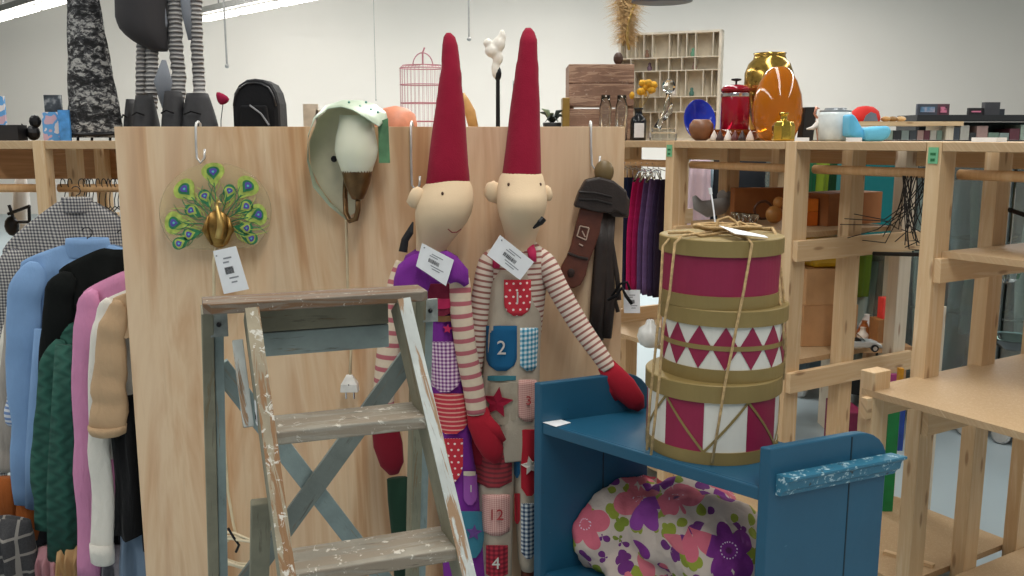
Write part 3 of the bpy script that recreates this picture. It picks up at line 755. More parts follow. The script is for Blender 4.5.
# ================================================================ BLUE BENCH
BY = math.radians(-44.6); BR = Vector((math.cos(BY), math.sin(BY), 0)); BD = Vector((math.cos(math.radians(24)), math.sin(math.radians(24)), 0)); BO = Vector((.087, 2.312, 0))
def B(s, w, z): return BO+BR*s+BD*w+Vector((0, 0, z))
g = G('blue_paint', .38); v = g.co('Object'); c = g.mix(g.noise(v, 5, 4), '174a65', '1f5b78')
sc1 = g.ramp(g.noise(v, 70, 5, .7), [(.69, 0.), (.72, 1.)]); c = g.mix(sc1, c, '16222c')
sc2 = g.ramp(g.noise(g.co('Object', scale=(1, 1, 4)), 28, 5, .7), [(.70, 0.), (.74, 1.)]); c = g.mix(g.math('MULTIPLY', sc2, .7), c, '7fa9b8')
g.col(c); g.bump(g.noise(v, 30, 4), .15, .003); BLUE = g.m
t = thing('blue_bench', 'dark blue painted wooden shelf bench with raised ends', 'bench', B(.33, .3, 0)); BEN = t
DW = .328; LN = .643
def bslab(s0, s1, w0, w1, z0, z1):
    return MB().hexa([B(s, w, z) for s in (s0, s1) for w in (w0, w1) for z in (z0, z1)])
mb = bslab(0, LN, .002, DW-.002, .728, .750); obj('seat_board', mb, BLUE, t, bevel=.002)
mb = bslab(.001, LN-.001, -.006, .012, .720, .7490); obj('front_rail', mb, BLUE, t, bevel=.002)
mb = bslab(0, LN, .005, DW-.005, .299, .321); obj('lower_shelf', mb, BLUE, t)
mb = bslab(0, LN, DW-.022, DW-.002, .02, .08); obj('back_rail', mb, BLUE, t)
def endpanel(s, side):
    ztop = .858 if side < 0 else .845
    prof = [(-.012, 0), (-.012, ztop)]
    for i in range(7):
        a = PI/2*i/6; prof.append((DW*.74+DW*.26*math.sin(a), ztop-.075*(1-math.cos(a))))
    prof += [(DW, 0)]
    mb = MB(); mb.prism([B(s, w, z) for w, z in prof], BR*.024); e = obj('end_panel', mb, BLUE, t, bevel=.003)
    return e
eL = endpanel(-.024, -1); eR = endpanel(LN, 1)
mb = MB(); s0 = LN+.024
prof = [(0, .738), (.012, .738), (.016, .747), (.024, .754), (.027, .772), (.038, .780), (.038, .786), (0, .786)]
mb.prism([B(s0+a, .008, z) for a, z in prof], BD*(DW+.004)); g = G('blue_worn', .4); v = g.co('Object'); c = g.mix(g.ramp(g.noise(v, 60, 5, .7), [(.56, 0.), (.62, 1.)]), '2f6f89', 'b5cdd4'); c = g.mix(g.ramp(g.noise(v, 45, 4, .6), [(.66, 0.), (.7, 1.)]), c, '2b3338'); g.col(c)
obj('moulding', mb, g.m, eR, bevel=.001, label='moulding with worn pale paint')
mb = bslab(s0, s0+.0012, DW*.66, DW*.66+.003, .03, .84); obj('board_joint', mb, plain('joint_dark', '0f2733'), eR)
mb = bslab(0, .0014, DW*.55, DW*.55+.003, .33, .69); obj('board_joint', mb, plain('joint_dark2', '0f2733'), eL)
mb = MB(); p = [PZ(541, 422, .751), PZ(556, 418.5, .751), PZ(571, 423, .751), PZ(556, 427, .751)]; mb.prism(p, (0, 0, .0012)); tag(obj('price_label', mb, white_paper), 'white paper label lying on the blue bench top', 'label')
# ---------------------------------------------------------------- hat boxes
gold = plain('olive_gold_card', '8b7848', .55, .15, var=.06, sc_=12); wine = plain('wine_card', '8a1740', .55, var=.05); ivory = plain('ivory_card', 'd9d8cf', .6, var=.03)
twine = plain('jute_twine', 'b89b6e', .9, var=.3, sc_=90, bump=.6)
def arcface(mb, c, r, a0, a1, zf0, zf1, n=10):
    """curved panel on a drum: between angles, lower/upper height functions of angle fraction"""
    for i in range(n):
        t0, t1 = i/n, (i+1)/n; q0, q1 = a0+(a1-a0)*t0, a0+(a1-a0)*t1
        def v_(a, z, rr): return c+Vector((rr*math.cos(a), rr*math.sin(a), z))
        mb.hexa([v_(q0, zf0(t0), r), v_(q0, zf1(t0), r), v_(q0, zf0(t0), r+.0012), v_(q0, zf1(t0), r+.0012), v_(q1, zf0(t1), r), v_(q1, zf1(t1), r), v_(q1, zf0(t1), r+.0012), v_(q1, zf1(t1), r+.0012)])
    return mb
def hatbox(x, y, z0, z1, r, lid, label, bodymat, ang=0):
    c = Vector((x, y, z0)); h = z1-z0
    t = thing('hat_box', label, 'hat box', c)
    mb = MB(); mb.lathe([(r-.008, .0), (r-.004, .001), (r-.004, h-.01), (r-.008, h-.01)], c, 64); obj('drum', mb, bodymat, t)
    mb = MB(); mb.lathe([(r-.0045, .0), (r-.001, .0), (r-.001, .03), (r-.0045, .03)], c, 64); obj('base_band', mb, gold, t)
    mb = MB(); mb.lathe([(r-.003, h-lid), (r+.003, h-lid), (r+.003, h-.002), (r+.001, h), (0.001, h)], c, 64); obj('lid', mb, gold, t)
    return t, c, h
X3, Y3 = .495, 2.15
b3, c3, h3 = hatbox(X3, Y3, .7505, .942, .162, .042, 'bottom round box, widest, wine and ivory panels crossed by gold lines', ivory)
# panels of the bottom box
fa = lambda px, c, r: None
def angfor(px, c, r, zz):
    best = min((abs(512+900*(c.x+r*math.cos(a))/((c.y+r*math.sin(a))*CT+(H-zz)*ST)-px), a) for a in [-PI+.005*i for i in range(int(PI/.005))])
    return best[1]
r3 = .158; zc = .85
edges = [angfor(x, c3, r3, zc) for x in (648, 666, 705, 747, 772)]
stepa = (edges[3]-edges[1])/2
a = edges[1]; i = 0
for k in range(-3, 7):
    a0 = edges[1]+k*stepa
    if k % 2 == 0: obj('wine_panel', arcface(MB(), c3, r3, a0, a0+stepa*.98, lambda t: .03, lambda t: h3-.042), wine, b3)
    for sgn in (1, -1):
        pass
for k in range(-2, 6):
    a0 = edges[1]+(k)*stepa+stepa*.0
    za, zb = (.03, h3-.042) if k % 2 else (h3-.042, .03)
    mb = MB(); n = 12
    a_off = stepa*-.02
    q0 = a0+stepa*.0
    arcface(mb, c3+Vector((0, 0, 0)), r3+.0014, q0-stepa*.0, q0+stepa, lambda t: za+(zb-za)*t-.0045, lambda t: za+(zb-za)*t+.0045, n)
    # lines run corner to centre as a zigzag
    obj('gold_line', mb, gold, b3)
b2, c2, h2 = hatbox(X3+.02, Y3+.005, .9425, 1.112, .150, .038, 'middle round box with a band of wine diamonds on ivory', ivory)
r2 = .1463; N = 15; zb0, zb1 = .03, h2-.038; zm = (zb0+zb1)/2
for k in range(N*2):
    if k >= N: break
    a0 = -PI/2+.03+(k-7)*(2*PI/N)*1.0; wd = 2*PI/N
    def tri(t, top): return 0
    obj('wine_diamond', arcface(MB(), c2, r2, a0, a0+wd, lambda t: zm-(zm-zb0)*(1-abs(2*t-1)), lambda t: zm+(zb1-zm)*(1-abs(2*t-1)), 8), wine, b2)
mb = MB(); mb.lathe([(r2, zm-.0055), (r2+.0028, zm-.0055), (r2+.0028, zm+.0055), (r2, zm+.0055)], c2, 64, cap0=False, cap1=False); obj('gold_stripe', mb, gold, b2)
b1, c1, h1 = hatbox(X3+.008, Y3+.005, 1.1125, 1.272, .144, .038, 'top round box with plain wine band and string tied on its lid', wine)
# twine round the stack
t = thing('twine', 'jute twine tied round the three stacked round boxes', 'twine', (X3, Y3-.165, .751))
def twy(px, py, cY): return P(px, py, cY)
def drop(pxs, lab=None):
    mb = MB(); pts = []
    for (px, py, Y) in pxs: pts.append(P(px, py, Y))
    mb.tube(pts, .0032, 8); obj('cord', mb, twine, t, smooth=True)
drop([(728, 232, 2.12), (748, 239, 2.02), (752, 244, 2.003), (744, 290, 2.0), (740, 310, 1.985), (732, 350, 1.985), (725, 384, 1.98), (721, 410, 1.98), (712, 463, 1.98)])
drop([(712, 232, 2.12), (682, 236, 2.05), (675, 243, 2.022), (670, 290, 2.02), (663, 330, 2.02), (660, 372, 2.01), (656, 410, 2.01), (651, 455, 2.01)])
drop([(708, 232, 2.14), (670, 238, 2.10), (663, 246, 2.085), (660, 300, 2.07), (656, 345, 2.06), (650, 400, 2.06), (647, 450, 2.07)])
drop([(734, 230, 2.16), (773, 228, 2.2), (781, 240, 2.19), (780, 262, 2.15), (784, 300, 2.12), (786, 345, 2.10), (783, 380, 2.1)])
drop([(772, 228, 2.2), (779, 240, 2.12), (779, 300, 2.09), (783, 310, 2.07), (784, 350, 2.06)])
zl = 1.277
mb = MB()
for i in range(5):
    rr = .028+.009*i; pts = []
    for k in range(13):
        a = k/12*2*PI+i; pts.append((X3+.02+rr*1.3*math.cos(a)+.01*math.sin(3*a+i), Y3-.0+rr*.8*math.sin(a), zl+.003*i+.006*abs(math.sin(2*a+i))))
    mb.tube(pts, .0034, 8)
obj('knot', mb, twine, t, smooth=True)
for pts in ([(728, 232, 2.12), (700, 236, 2.08), (690, 232, 2.1), (668, 233, 2.12)], [(722, 230, 2.16), (740, 222, 2.17), (752, 228, 2.18), (772, 230, 2.2)], [(716, 231, 2.15), (718, 220, 2.16), (728, 217, 2.17), (736, 222, 2.17), (740, 232, 2.14)]):
    mb = MB(); mb.tube([P(*q) for q in pts], .0034, 8); obj('loop', mb, twine, t, smooth=True)
mb = MB(); pts = [P(719, 226, 2.09), P(765, 236, 2.05), P(768, 238, 2.03), P(735, 234, 2.0)]; mb.prism(pts, (0, 0, .0012)); o = obj('price_tag', mb, white_paper); tag(o, 'white price tag lying among the twine on the top box', 'tag')
mb = MB(); mb.tube([P(715, 222, 2.1), P(713, 205, 2.11), P(711, 192, 2.12)], .0018, 6); mb.tube([P(711, 194, 2.12), P(710, 188, 2.12)], .004, 6); obj('tag_pin', mb, white_paper, o)
# ---------------------------------------------------------------- floral duvet
g = G('floral_fabric', .85); ob = g.sep(g.co('Object'))
vx = g.math('ADD', ob[0], g.math('MULTIPLY', ob[1], .35)); vz = g.math('ADD', ob[2], g.math('MULTIPLY', ob[1], -.9)); v2 = g.comb(vx, vz, 0)
def flower(scale, petals, r0, amp, off):
    mp = g.n('ShaderNodeVectorMath'); mp.operation = 'ADD'; g.nt.links.new(g.co('Object'), mp.inputs[0]); mp.inputs[1].default_value = (off, off*.7, 0)
    vo = g.vor(mp.outputs[0], scale, '3D', .75)
    sub = g.n('ShaderNodeVectorMath'); sub.operation = 'SUBTRACT'; g.nt.links.new(mp.outputs[0], sub.inputs[0])
    g.nt.links.new(vo.outputs['Position'], sub.inputs[1]); s = g.sep(sub.outputs[0])
    an = g.math('ARCTAN2', s[2], s[0]); d = vo.outputs['Distance']; cs = g.sep(vo.outputs['Color'])
    rad = g.math('ADD', r0, g.math('MULTIPLY', g.math('ABSOLUTE', g.math('SINE', g.math('MULTIPLY', g.math('ADD', an, g.math('MULTIPLY', cs[1], 6.)), petals/2))), amp))
    return g.math('LESS_THAN', d, rad), cs, d, an
base = 'c9bab0'
m1, c1_, d1, an1 = flower(19, 3, .34, .14, 3.1)
col = g.mix(m1, base, g.ramp(c1_[0], [(0, '8f9a34'), (.5, '7a8a2c'), (.62, '6d2a78'), (1, '5b2468')], 'CONSTANT'))
m2, c2_, d2, an2 = flower(8.0, 5, .34, .27, .4)
fc = g.ramp(c2_[0], [(0, '7b2a86'), (.34, 'd2687c'), (.62, '8e3f9c'), (.76, 'cf6f7e')], 'CONSTANT')
fc = g.mix(g.ramp(d2, [(.05, 1.), (.09, 0.)]), fc, '5b2058')
ring = g.math('MULTIPLY', g.math('LESS_THAN', g.math('ABSOLUTE', g.math('SUBTRACT', d2, .16)), .012), g.math('GREATER_THAN', g.math('SINE', g.math('MULTIPLY', an2, 16.)), .2))
fc = g.mix(ring, fc, 'e2cfe0'); col = g.mix(m2, col, fc)
g.col(col); g.bump(g.noise(g.co('Object'), 12, 5, .6), .6, .02); FLO = g.m
mb = MB()
def puff(px, py, Y, rx, ry, rz, tilt):
    c = P(px, py, Y); M = Matrix.Rotation(BY, 3, 'Z') @ Matrix.Rotation(tilt, 3, 'Y'); mb.ball(c, rx, ry, rz, 40, M)
puff(624, 526, 2.42, .15, .17, .150, .1)
puff(690, 532, 2.28, .16, .165, .140, .15)
puff(715, 548, 2.17, .17, .15, .125, .3)
puff(655, 565, 2.3, .15, .15, .08, .2)
o = obj('duvet', mb, FLO, smooth=True); tag(o, 'rolled puffy duvet with purple, salmon and lime flowers inside the blue bench', 'duvet')
r = o.modifiers.new('remesh', 'REMESH'); r.mode = 'VOXEL'; r.voxel_size = .009; r.use_smooth_shade = True
sm = o.modifiers.new('smooth', 'SMOOTH'); sm.iterations = 14; sm.factor = .6
tx = bpy.data.textures.new('folds', 'CLOUDS'); tx.noise_scale = .085; dsp = o.modifiers.new('disp', 'DISPLACE'); dsp.texture = tx; dsp.strength = .045; dsp.mid_level = .5
me = bpy.data.meshes.new_from_object(o.evaluated_get(bpy.context.evaluated_depsgraph_get())); o.modifiers.clear()
for v_ in me.vertices:                                # the duvet presses against the shelf and the two ends
    p = o.matrix_world @ v_.co; r_ = p-BO
    det = BR.x*BD.y-BR.y*BD.x; s_ = (r_.x*BD.y-r_.y*BD.x)/det; w_ = (BR.x*r_.y-BR.y*r_.x)/det
    s_ = min(max(s_, .004), LN-.004); q = B(s_, w_, min(max(p.z, .3225), .715)); v_.co = o.matrix_world.inverted() @ q
for p_ in me.polygons: p_.use_smooth = True
me.materials.clear(); me.materials.append(FLO); o.data = me
mb = MB(); mb.tube([P(745, 560, 1.95), P(756, 549, 1.93), P(770, 545, 1.92)], .01, 8)
mb = MB(); mb.tube([B(.60, .10, .335), B(.55, .08, .35), B(.50, .09, .345), B(.45, .12, .333)], [.015, .03, .03, .012], 12, .7); tag(obj('dark_cloth', mb, cloth('dark_grey_cloth', '34343a'), smooth=True), 'dark grey bundled cloth in front of the duvet at the bench right end', 'cloth')
# ================================================================ DOLLS
felt = cloth('red_felt', '8e1832', .95, var=.12, fold=14, weave=.5); mitt = cloth('mitten_felt', '9a1c2c', .95, var=.15)
skin = cloth('doll_linen', 'dfc6a4', .85, var=.04, weave=.25)
linen = cloth('natural_linen', 'b5a998', .95, var=.14, weave=.6); purple = cloth('purple_felt', '7a2f90', .95, var=.15, weave=.5)
st_thin = stripes_uv('thin_brown_stripes', 'e0d2c3', '9a6058', .0155, .60); st_wide = stripes_uv('wide_pink_stripes', 'dccab2', 'b5606a', .034, .62)
gm_pink = gingham('purple_gingham', 'e4d3da', 'b288ac', '6d3574', .0105); gm_blue = gingham('blue_gingham', 'e6e9ea', '86b8cc', '2f7f9f', .0135); gm_navy = gingham('navy_gingham', 'd8dcdc', '7f8fa0', '2b3f5c', .013); gm_red = gingham('red_check', 'b83040', '8f1c30', '6d1526', .014)
dot_red = dots('red_dotted', 'c02a3a', 'f0dcd8', .018, .17); st_red = stripes_uv('red_stripe_cloth', 'c92e42', 'e8a497', .0125, .66); st_red2 = stripes_uv('dark_red_stripe', '9c2433', '6d1a28', .014, .55)
bluefelt = cloth('blue_felt', '1d5c86', .95); starred = cloth('star_red', 'b02433', .95); aquafelt = cloth('teal_silk', '3d7f94', .5, var=.35); pinkcloth = gingham('pale_pink_check', 'dcb9ae', 'cf9f96', 'b9807c', .006)
lilac = cloth('lilac_cloth', '9a55a8', .8); threadm = plain('pale_thread', 'c9c4bd', .8); threadr = plain('red_thread', '9a2a30', .8); dark_eye = plain('eye_dark', '4a3020', .6)
ribbon = cloth('pink_ribbon', 'c02c5a', .5)
def stitch(s, px, py, size, body, parent, m, bold=False):
    p = body.surf(px, py, .0125)
    return text_mesh('stitched_number', s, size, p, (1, 0, 0), (0, .0, 1), m, parent, .0008, bold)
def curve_on(body, pts, off): return [body.surf(x, y, off) for x, y in pts]
def head(rows, eyes, mouth, t, er):
    b = Body(rows); o = obj('head', b.mesh(32, step=4), skin, t, smooth=True)
    for (x, y) in eyes:
        mb = MB(); mb.ball(b.surf(x, y, .0005), .0035, .003, .0048, 10); obj('eye', mb, dark_eye, o)
    mb = MB(); mb.tube([b.surf(x, y, .004) for x, y in mouth], .0016, 6); obj('mouth', mb, threadr, o)
    for pts, r in er:
        mb = MB(); mb.tube([P(*p) for p in pts], r, 14, .7); obj('ear', mb, skin, o, smooth=True)
    return b, o
def mitten(mbpts, r, t, thumb=None, tr=None, mat=mitt):
    mb = MB(); mb.tube([P(*p) for p in mbpts], r, 14, .62); o = obj('mitten', mb, mat, t, smooth=True)
    if thumb:
        mb = MB(); mb.tube([P(*p) for p in thumb], tr, 12, .75); obj('thumb', mb, mat, o, smooth=True)
    return o
# ---- right doll
T2 = thing('gnome_doll', 'right hand long cloth gnome doll in linen dungarees with numbered pockets', 'doll', (P(515, 400, 2.49).x, 2.49, 0))
hat = Body([(28, 525.5, 531, 2.50, .008), (31, 523, 534, 2.50, .016), (40, 520, 537, 2.49, .025), (60, 517.5, 537.5, 2.485, .032), (66, 516, 538.5, 2.485, .034), (80, 514.5, 538.5, 2.48, .037), (105, 510.5, 540, 2.475, .043), (130, 507.5, 540.5, 2.47, .050), (150, 505, 541, 2.465, .056), (165, 503, 541.5, 2.465, .062), (175, 501.5, 542, 2.465, .066)])
ho = obj('hat', hat.mesh(28, step=4, fold=.025, k=2, seed=1), felt, T2, smooth=True)
rows = [(168, 510, 534, 2.47, .05), (171, 504, 540, 2.465, .062), (176, 500, 543, 2.462, .070), (186, 497, 545.5, 2.452, .078), (197, 496.5, 547, 2.44, .088), (207, 497, 546.5, 2.44, .09), (217, 499.5, 543.5, 2.45, .082), (226, 502.5, 540, 2.465, .068), (236, 505, 536.5, 2.475, .056), (246, 506.5, 534.5, 2.485, .05), (262, 506, 535, 2.49, .05)]
hb2, h2o = head(rows, [(508.5, 184.5), (540.5, 184.5)], [(512, 222), (517, 225), (523, 226.5), (529, 226)], T2,
    [([(501, 197, 2.46), (495, 193, 2.455), (489, 188, 2.45), (486, 187, 2.448)], [.022, .028, .024, .012]), ([(543, 194, 2.47), (549, 193, 2.47), (552, 192, 2.47)], [.020, .022, .012])])
shirt = Body([(240, 506, 534, 2.49, .045), (244, 502, 537, 2.49, .05), (250, 492, 545, 2.49, .055), (262, 488, 549, 2.49, .058), (300, 487, 545, 2.495, .06), (335, 487, 541, 2.495, .055)])
obj('striped_shirt', shirt.mesh(30, step=8), st_thin, T2, smooth=True)
dun = Body([(268, 494, 536, 2.486, .058), (285, 488, 538, 2.485, .066), (320, 485, 540, 2.485, .068), (360, 482, 540, 2.485, .066), (400, 480, 540, 2.485, .066), (440, 479, 540, 2.485, .064), (455, 479, 539, 2.485, .060)])
do = obj('dungarees', dun.mesh(36, step=5, fold=.05, k=6, seed=3), linen, T2, smooth=True)
legL = Body([(440, 479, 516, 2.485, .06), (480, 478, 514, 2.48, .056), (520, 478, 512, 2.48, .055), (576, 480, 512, 2.48, .052), (700, 484, 512, 2.48, .05), (800, 487, 512, 2.48, .045)])
legR = Body([(430, 512, 540, 2.487, .055), (470, 514, 540, 2.485, .05), (520, 516, 538, 2.485, .047), (562, 518, 537, 2.485, .045), (566, 520, 536, 2.485, .043)])
obj('trouser_leg', legL.mesh(28, step=8, fold=.04, k=5, seed=5), linen, T2, smooth=True)
obj('trouser_leg', legR.mesh(26, step=8, fold=.03, k=5, seed=8), linen, T2, smooth=True)
shin = Body([(560, 521, 535, 2.485, .035), (700, 522, 536, 2.485, .035), (800, 522, 536, 2.485, .035)])
obj('lower_leg', shin.mesh(20, step=12), cloth('brown_leg', '6b3b30'), T2, smooth=True)
for (x0, yb, x1, Y1) in ((487, 800, 512, 2.47), (520, 800, 537, 2.475)):
    c = P((x0+x1)/2, yb, Y1); 
    mb = MB(); zf = c.z; mb.tube([c+Vector((0, .02, .06)), c+Vector((0, 0, 0)), c+Vector((0, -.05, -.03)), c+Vector((0, -.12, -.035)), c+Vector((0, -.14, -.035))], [.035, .038, .035, .03, .012], 14, .8)
    obj('boot', mb, felt, T2, smooth=True)
mb = MB(); mb.tube([shirt.surf(533, 262, .01), shirt.surf(532, 252, .012), P(530, 245, 2.46), P(527, 240, 2.47)], [.010, .012, .011, .008], 10, .5); mb2 = obj('shoulder_strap', mb, ribbon, T2, smooth=True)
mb = MB(); mb.tube([shirt.surf(496, 268, .01), shirt.surf(497, 256, .012), P(503, 246, 2.46), P(507, 241, 2.47)], [.010, .012, .011, .008], 10, .5); obj('shoulder_strap', mb, ribbon, T2, smooth=True)
def pocket(body, x0, x1, y0, y1, m, t, num=None, sz=.05, tm=threadm, **kw):
    o = obj('pocket', body.patch(x0, x1, y0, y1, off=.006, **kw), m, t, smooth=True)
    if num: stitch(num, (x0+x1)/2, (y0+y1)/2, sz, body, o, tm)
    return o
pocket(dun, 504, 531, 280, 316, dot_red, T2, '1', .045, rb=.35)
pocket(dun, 486, 517, 326, 371, bluefelt, T2, '2', .055, rb=.3)
pocket(dun, 520, 539.5, 328, 371, gm_blue, T2, rb=.1)
pocket(dun, 518.5, 539, 380, 422, pinkcloth, T2, '3', .035, threadr, rb=.1)
o = obj('side_band', dun.patch(481, 516, 376, 381, off=.005, rb=.01), cloth('teal_ribbon', '3a7480'), T2)
o = obj('pocket', dun.patch(482, 517, 383, 425, off=.004, rb=.2), cloth('map_print', 'a99e8c', var=.4, fold=30), T2)
def star(body, cx, cy, r, m, t, off=.012, rot=0.1):
    mb = MB(); pts = []
    for i in range(10):
        a = rot-PI/2+i*PI/5; rr = r if i % 2 == 0 else r*.45; pts.append(body.surf(cx+rr*math.cos(a), cy+rr*math.sin(a), off))
    c = body.surf(cx, cy, off); 
    V = [mb.bm.verts.new(p) for p in pts]; V2 = [mb.bm.verts.new(p+Vector((0, .006, 0))) for p in pts]; vc = mb.bm.verts.new(c); vd = mb.bm.verts.new(c+Vector((0, .006, 0)))
    for i in range(10):
        j = (i+1) % 10; mb.face([V[i], V[j], vc]); mb.face([V2[j], V2[i], vd]); mb.face([V[i], V2[i], V2[j], V[j]])
    return obj('star', mb, m, t)
star(dun, 497, 403, 16, felt, T2, rot=.15)
o = obj('pocket', legL.patch(475.5, 512, 436, 488, off=.008, rb=.05), st_red2, T2)
pocket(legL, 482, 510, 495, 536, pinkcloth, T2, '12', .045, threadr, rb=.15)
o = obj('pocket', legL.patch(486, 508, 546, 578, off=.008, rb=.05), gm_red, T2); stitch('4', 496, 564, .05, legL, o, threadm)
o = obj('pocket', legR.patch(514, 520, 441, 478, off=.006, rb=.1), bluefelt, T2)
o = obj('pocket', legR.patch(521, 538, 430, 496, off=.006, rb=.15), starred, T2); star(legR, 530.5, 466, 9.5, plain('white_star', 'ddd5cb', .9), o, .012, -.2)
o = obj('pocket', legR.patch(514.5, 520, 494, 524, off=.005, rb=.1), starred, T2)
o = obj('pocket', legR.patch(521, 536.5, 504, 559, off=.006, rb=.05), gm_navy, T2)
# arms: left one hangs behind the other doll's sleeve, right one reaches the bench
def arm(name, pts, r, m, t, seg=16):
    mb = MB(); P3 = [P(*p) for p in pts]; Q = []; RR = []
    n = 26                                        # Catmull-Rom so the sleeve bends softly
    for i in range(n+1):
        u = i/n*(len(P3)-1); k = min(int(u), len(P3)-2); f = u-k
        p0, p1, p2, p3 = P3[max(k-1, 0)], P3[k], P3[k+1], P3[min(k+2, len(P3)-1)]
        Q.append(.5*((2*p1)+(p2-p0)*f+(2*p0-5*p1+4*p2-p3)*f*f+(3*p1-p0-3*p2+p3)*f*f*f)); RR.append(r[k]+(r[k+1]-r[k])*f)
    mb.tube(Q, RR, seg, .9); return obj(name, mb, m, t, smooth=True)
arm('sleeve', [(500, 254, 2.49), (489, 264, 2.48), (482, 300, 2.475), (476, 345, 2.475), (471, 385, 2.475), (470, 412, 2.475)], [.022, .031, .031, .029, .026, .024], st_thin, T2)
arm('sleeve', [(535, 253, 2.49), (546, 264, 2.475), (560, 292, 2.46), (580, 326, 2.44), (598, 352, 2.42), (609, 369, 2.41)], [.022, .030, .030, .028, .025, .022], st_thin, T2)
mitten([(605, 364, 2.415), (613, 375, 2.405), (624, 388, 2.40), (636, 402, 2.40), (641, 409, 2.40)], [.024, .032, .036, .028, .012], T2, [(609, 374, 2.405), (612, 390, 2.40), (617, 400, 2.40)], [.014, .013, .006])
mitten([(470, 408, 2.475), (474, 425, 2.47), (480, 445, 2.465), (484, 460, 2.465), (486, 467, 2.465)], [.026, .034, .042, .036, .016], T2, mat=cloth('mitten_dark', '84182a'))
# ---- left doll
T1 = thing('gnome_doll', 'left hand cloth gnome doll in purple dress, turned sideways behind the ladder', 'doll', (P(452, 400, 2.47).x, 2.47, 0))
hat = Body([(33, 446, 451, 2.50, .008), (36, 443.5, 455, 2.50, .016), (45, 442, 458, 2.495, .024), (60, 441, 460, 2.49, .03), (68, 441.5, 460.5, 2.485, .031), (74, 440, 462, 2.485, .035), (85, 438.5, 462, 2.48, .038), (105, 436, 464.5, 2.475, .043), (130, 432.5, 466, 2.47, .05), (150, 430, 467, 2.465, .054), (165, 428.5, 468, 2.462, .058), (176, 427.5, 469, 2.462, .062), (187, 426, 469.5, 2.462, .06)])
obj('hat', hat.mesh(28, step=4, fold=.03, k=2, seed=4), felt, T1, smooth=True)
rows = [(174, 440, 462, 2.468, .045), (178, 432, 468, 2.465, .058), (184, 425, 471.5, 2.462, .066), (193, 419, 473.5, 2.455, .074), (203, 416, 473.5, 2.45, .08), (213, 415, 471.5, 2.45, .08), (222, 415.5, 467, 2.455, .074), (231, 416, 460.5, 2.465, .064), (240, 416, 453, 2.475, .055), (250, 416, 446, 2.48, .048), (264, 415, 444, 2.48, .045)]
hb1, h1o = head(rows, [(442.5, 193.5)], [(448, 229), (452, 232.5), (457, 232), (461, 229)], T1,
    [([(423, 202, 2.44), (417, 198, 2.43), (412, 194, 2.425), (410, 193, 2.425)], [.026, .030, .026, .012])])
body = Body([(250, 414, 446, 2.475, .04), (256, 404, 456, 2.475, .05), (266, 400, 462, 2.475, .055), (290, 403, 462, 2.47, .058), (320, 420, 462, 2.47, .058), (360, 426, 465, 2.47, .055), (400, 430, 471, 2.47, .055), (440, 434, 474, 2.47, .055), (480, 437, 479, 2.47, .055), (530, 440, 485, 2.468, .055), (576, 443, 487, 2.465, .055), (680, 448, 488, 2.462, .05), (790, 452, 486, 2.46, .045)])
obj('dress', body.mesh(36, step=6, fold=.05, k=5, seed=9), purple, T1, smooth=True)
# shawl collar wings
for rowsw in ([(398, 265, 424, 253), (394, 278, 428, 266), (393, 290, 430, 285), (400, 296, 426, 298)], [(440, 252, 458, 258), (441, 264, 468, 270), (444, 276, 469, 284), (450, 284, 464, 287)]):
    rws = []
    for (xa, ya, xb, yb) in rowsw:
        rws.append([P(xa+(xb-xa)*k/8, ya+(yb-ya)*k/8-3*math.sin(k/8*PI), 2.372-.014*math.sin(k/8*PI*1.5)) for k in range(9)])
    obj('collar', MB().sheet(rws, (0, .008, 0)), purple, T1, smooth=True)
mb = MB(); rr = body.patch(428, 453, 284, 316, off=.012, rb=.05); obj('sash', rr, cloth('dark_tulle', '7a2038', .6, var=.4, fold=40), T1)
mb = body.patch(428, 453, 299, 309, off=.017, rb=.02); obj('sash_ribbon', mb, ribbon, T1)
mb = body.patch(432, 452, 316, 322, off=.010, rb=.3); obj('lace', mb, cloth('brown_lace', '7d5a3d'), T1)
star(body, 447.5, 329, 5, ribbon, T1, .012)
pocket(body, 429, 462, 342, 392, gm_pink, T1, 'x', .03, threadr, rb=.3, off=None) if False else None
o = obj('pocket', body.patch(429, 461, 342, 392, off=.008, rb=.3), gm_pink, T1)
o = obj('pocket', body.patch(433, 469, 394, 434, off=.009, rb=.45), st_red, T1)
o = obj('pocket', body.patch(440, 463, 439, 482, off=.009, rb=.45), dot_red, T1)
o = obj('pocket', body.patch(463.5, 477, 475, 505, off=.008, rb=.3), lilac, T1); m = obj('trim', body.patch(463.5, 475.5, 472, 476, off=.010, rb=.02), plain('trim_cream', 'd8cdb8'), o); stitch('1', 471, 489, .03, body, o, threadm)
o = obj('pocket', body.patch(460, 484, 512, 558, off=.009, rb=.5), aquafelt, T1); 
star(body, 474, 533, 8, cloth('purple_flower', '6b4a8c'), o, .013)
arm('sleeve', [(452, 262, 2.47), (459, 280, 2.425), (461, 310, 2.415), (466, 350, 2.415), (473, 385, 2.415), (477, 413, 2.415)], [.020, .030, .031, .030, .030, .029], st_wide, T1)
arm('sleeve', [(404, 262, 2.47), (398, 285, 2.46), (392, 320, 2.44), (387, 360, 2.43), (384, 392, 2.43), (384, 408, 2.43)], [.022, .030, .031, .031, .030, .028], st_wide, T1)
mitten([(477, 409, 2.415), (480, 422, 2.41), (487, 438, 2.405), (493, 452, 2.405), (497, 462, 2.405)], [.030, .036, .038, .032, .014], T1, [(485, 420, 2.405), (495, 430, 2.40), (504, 441, 2.40)], [.020, .018, .008])
mitten([(384, 404, 2.43), (384, 420, 2.43), (388, 445, 2.43), (392, 464, 2.43), (394, 474, 2.43)], [.030, .036, .042, .034, .014], T1, mat=cloth('mitten_dark2', '7a1626'))
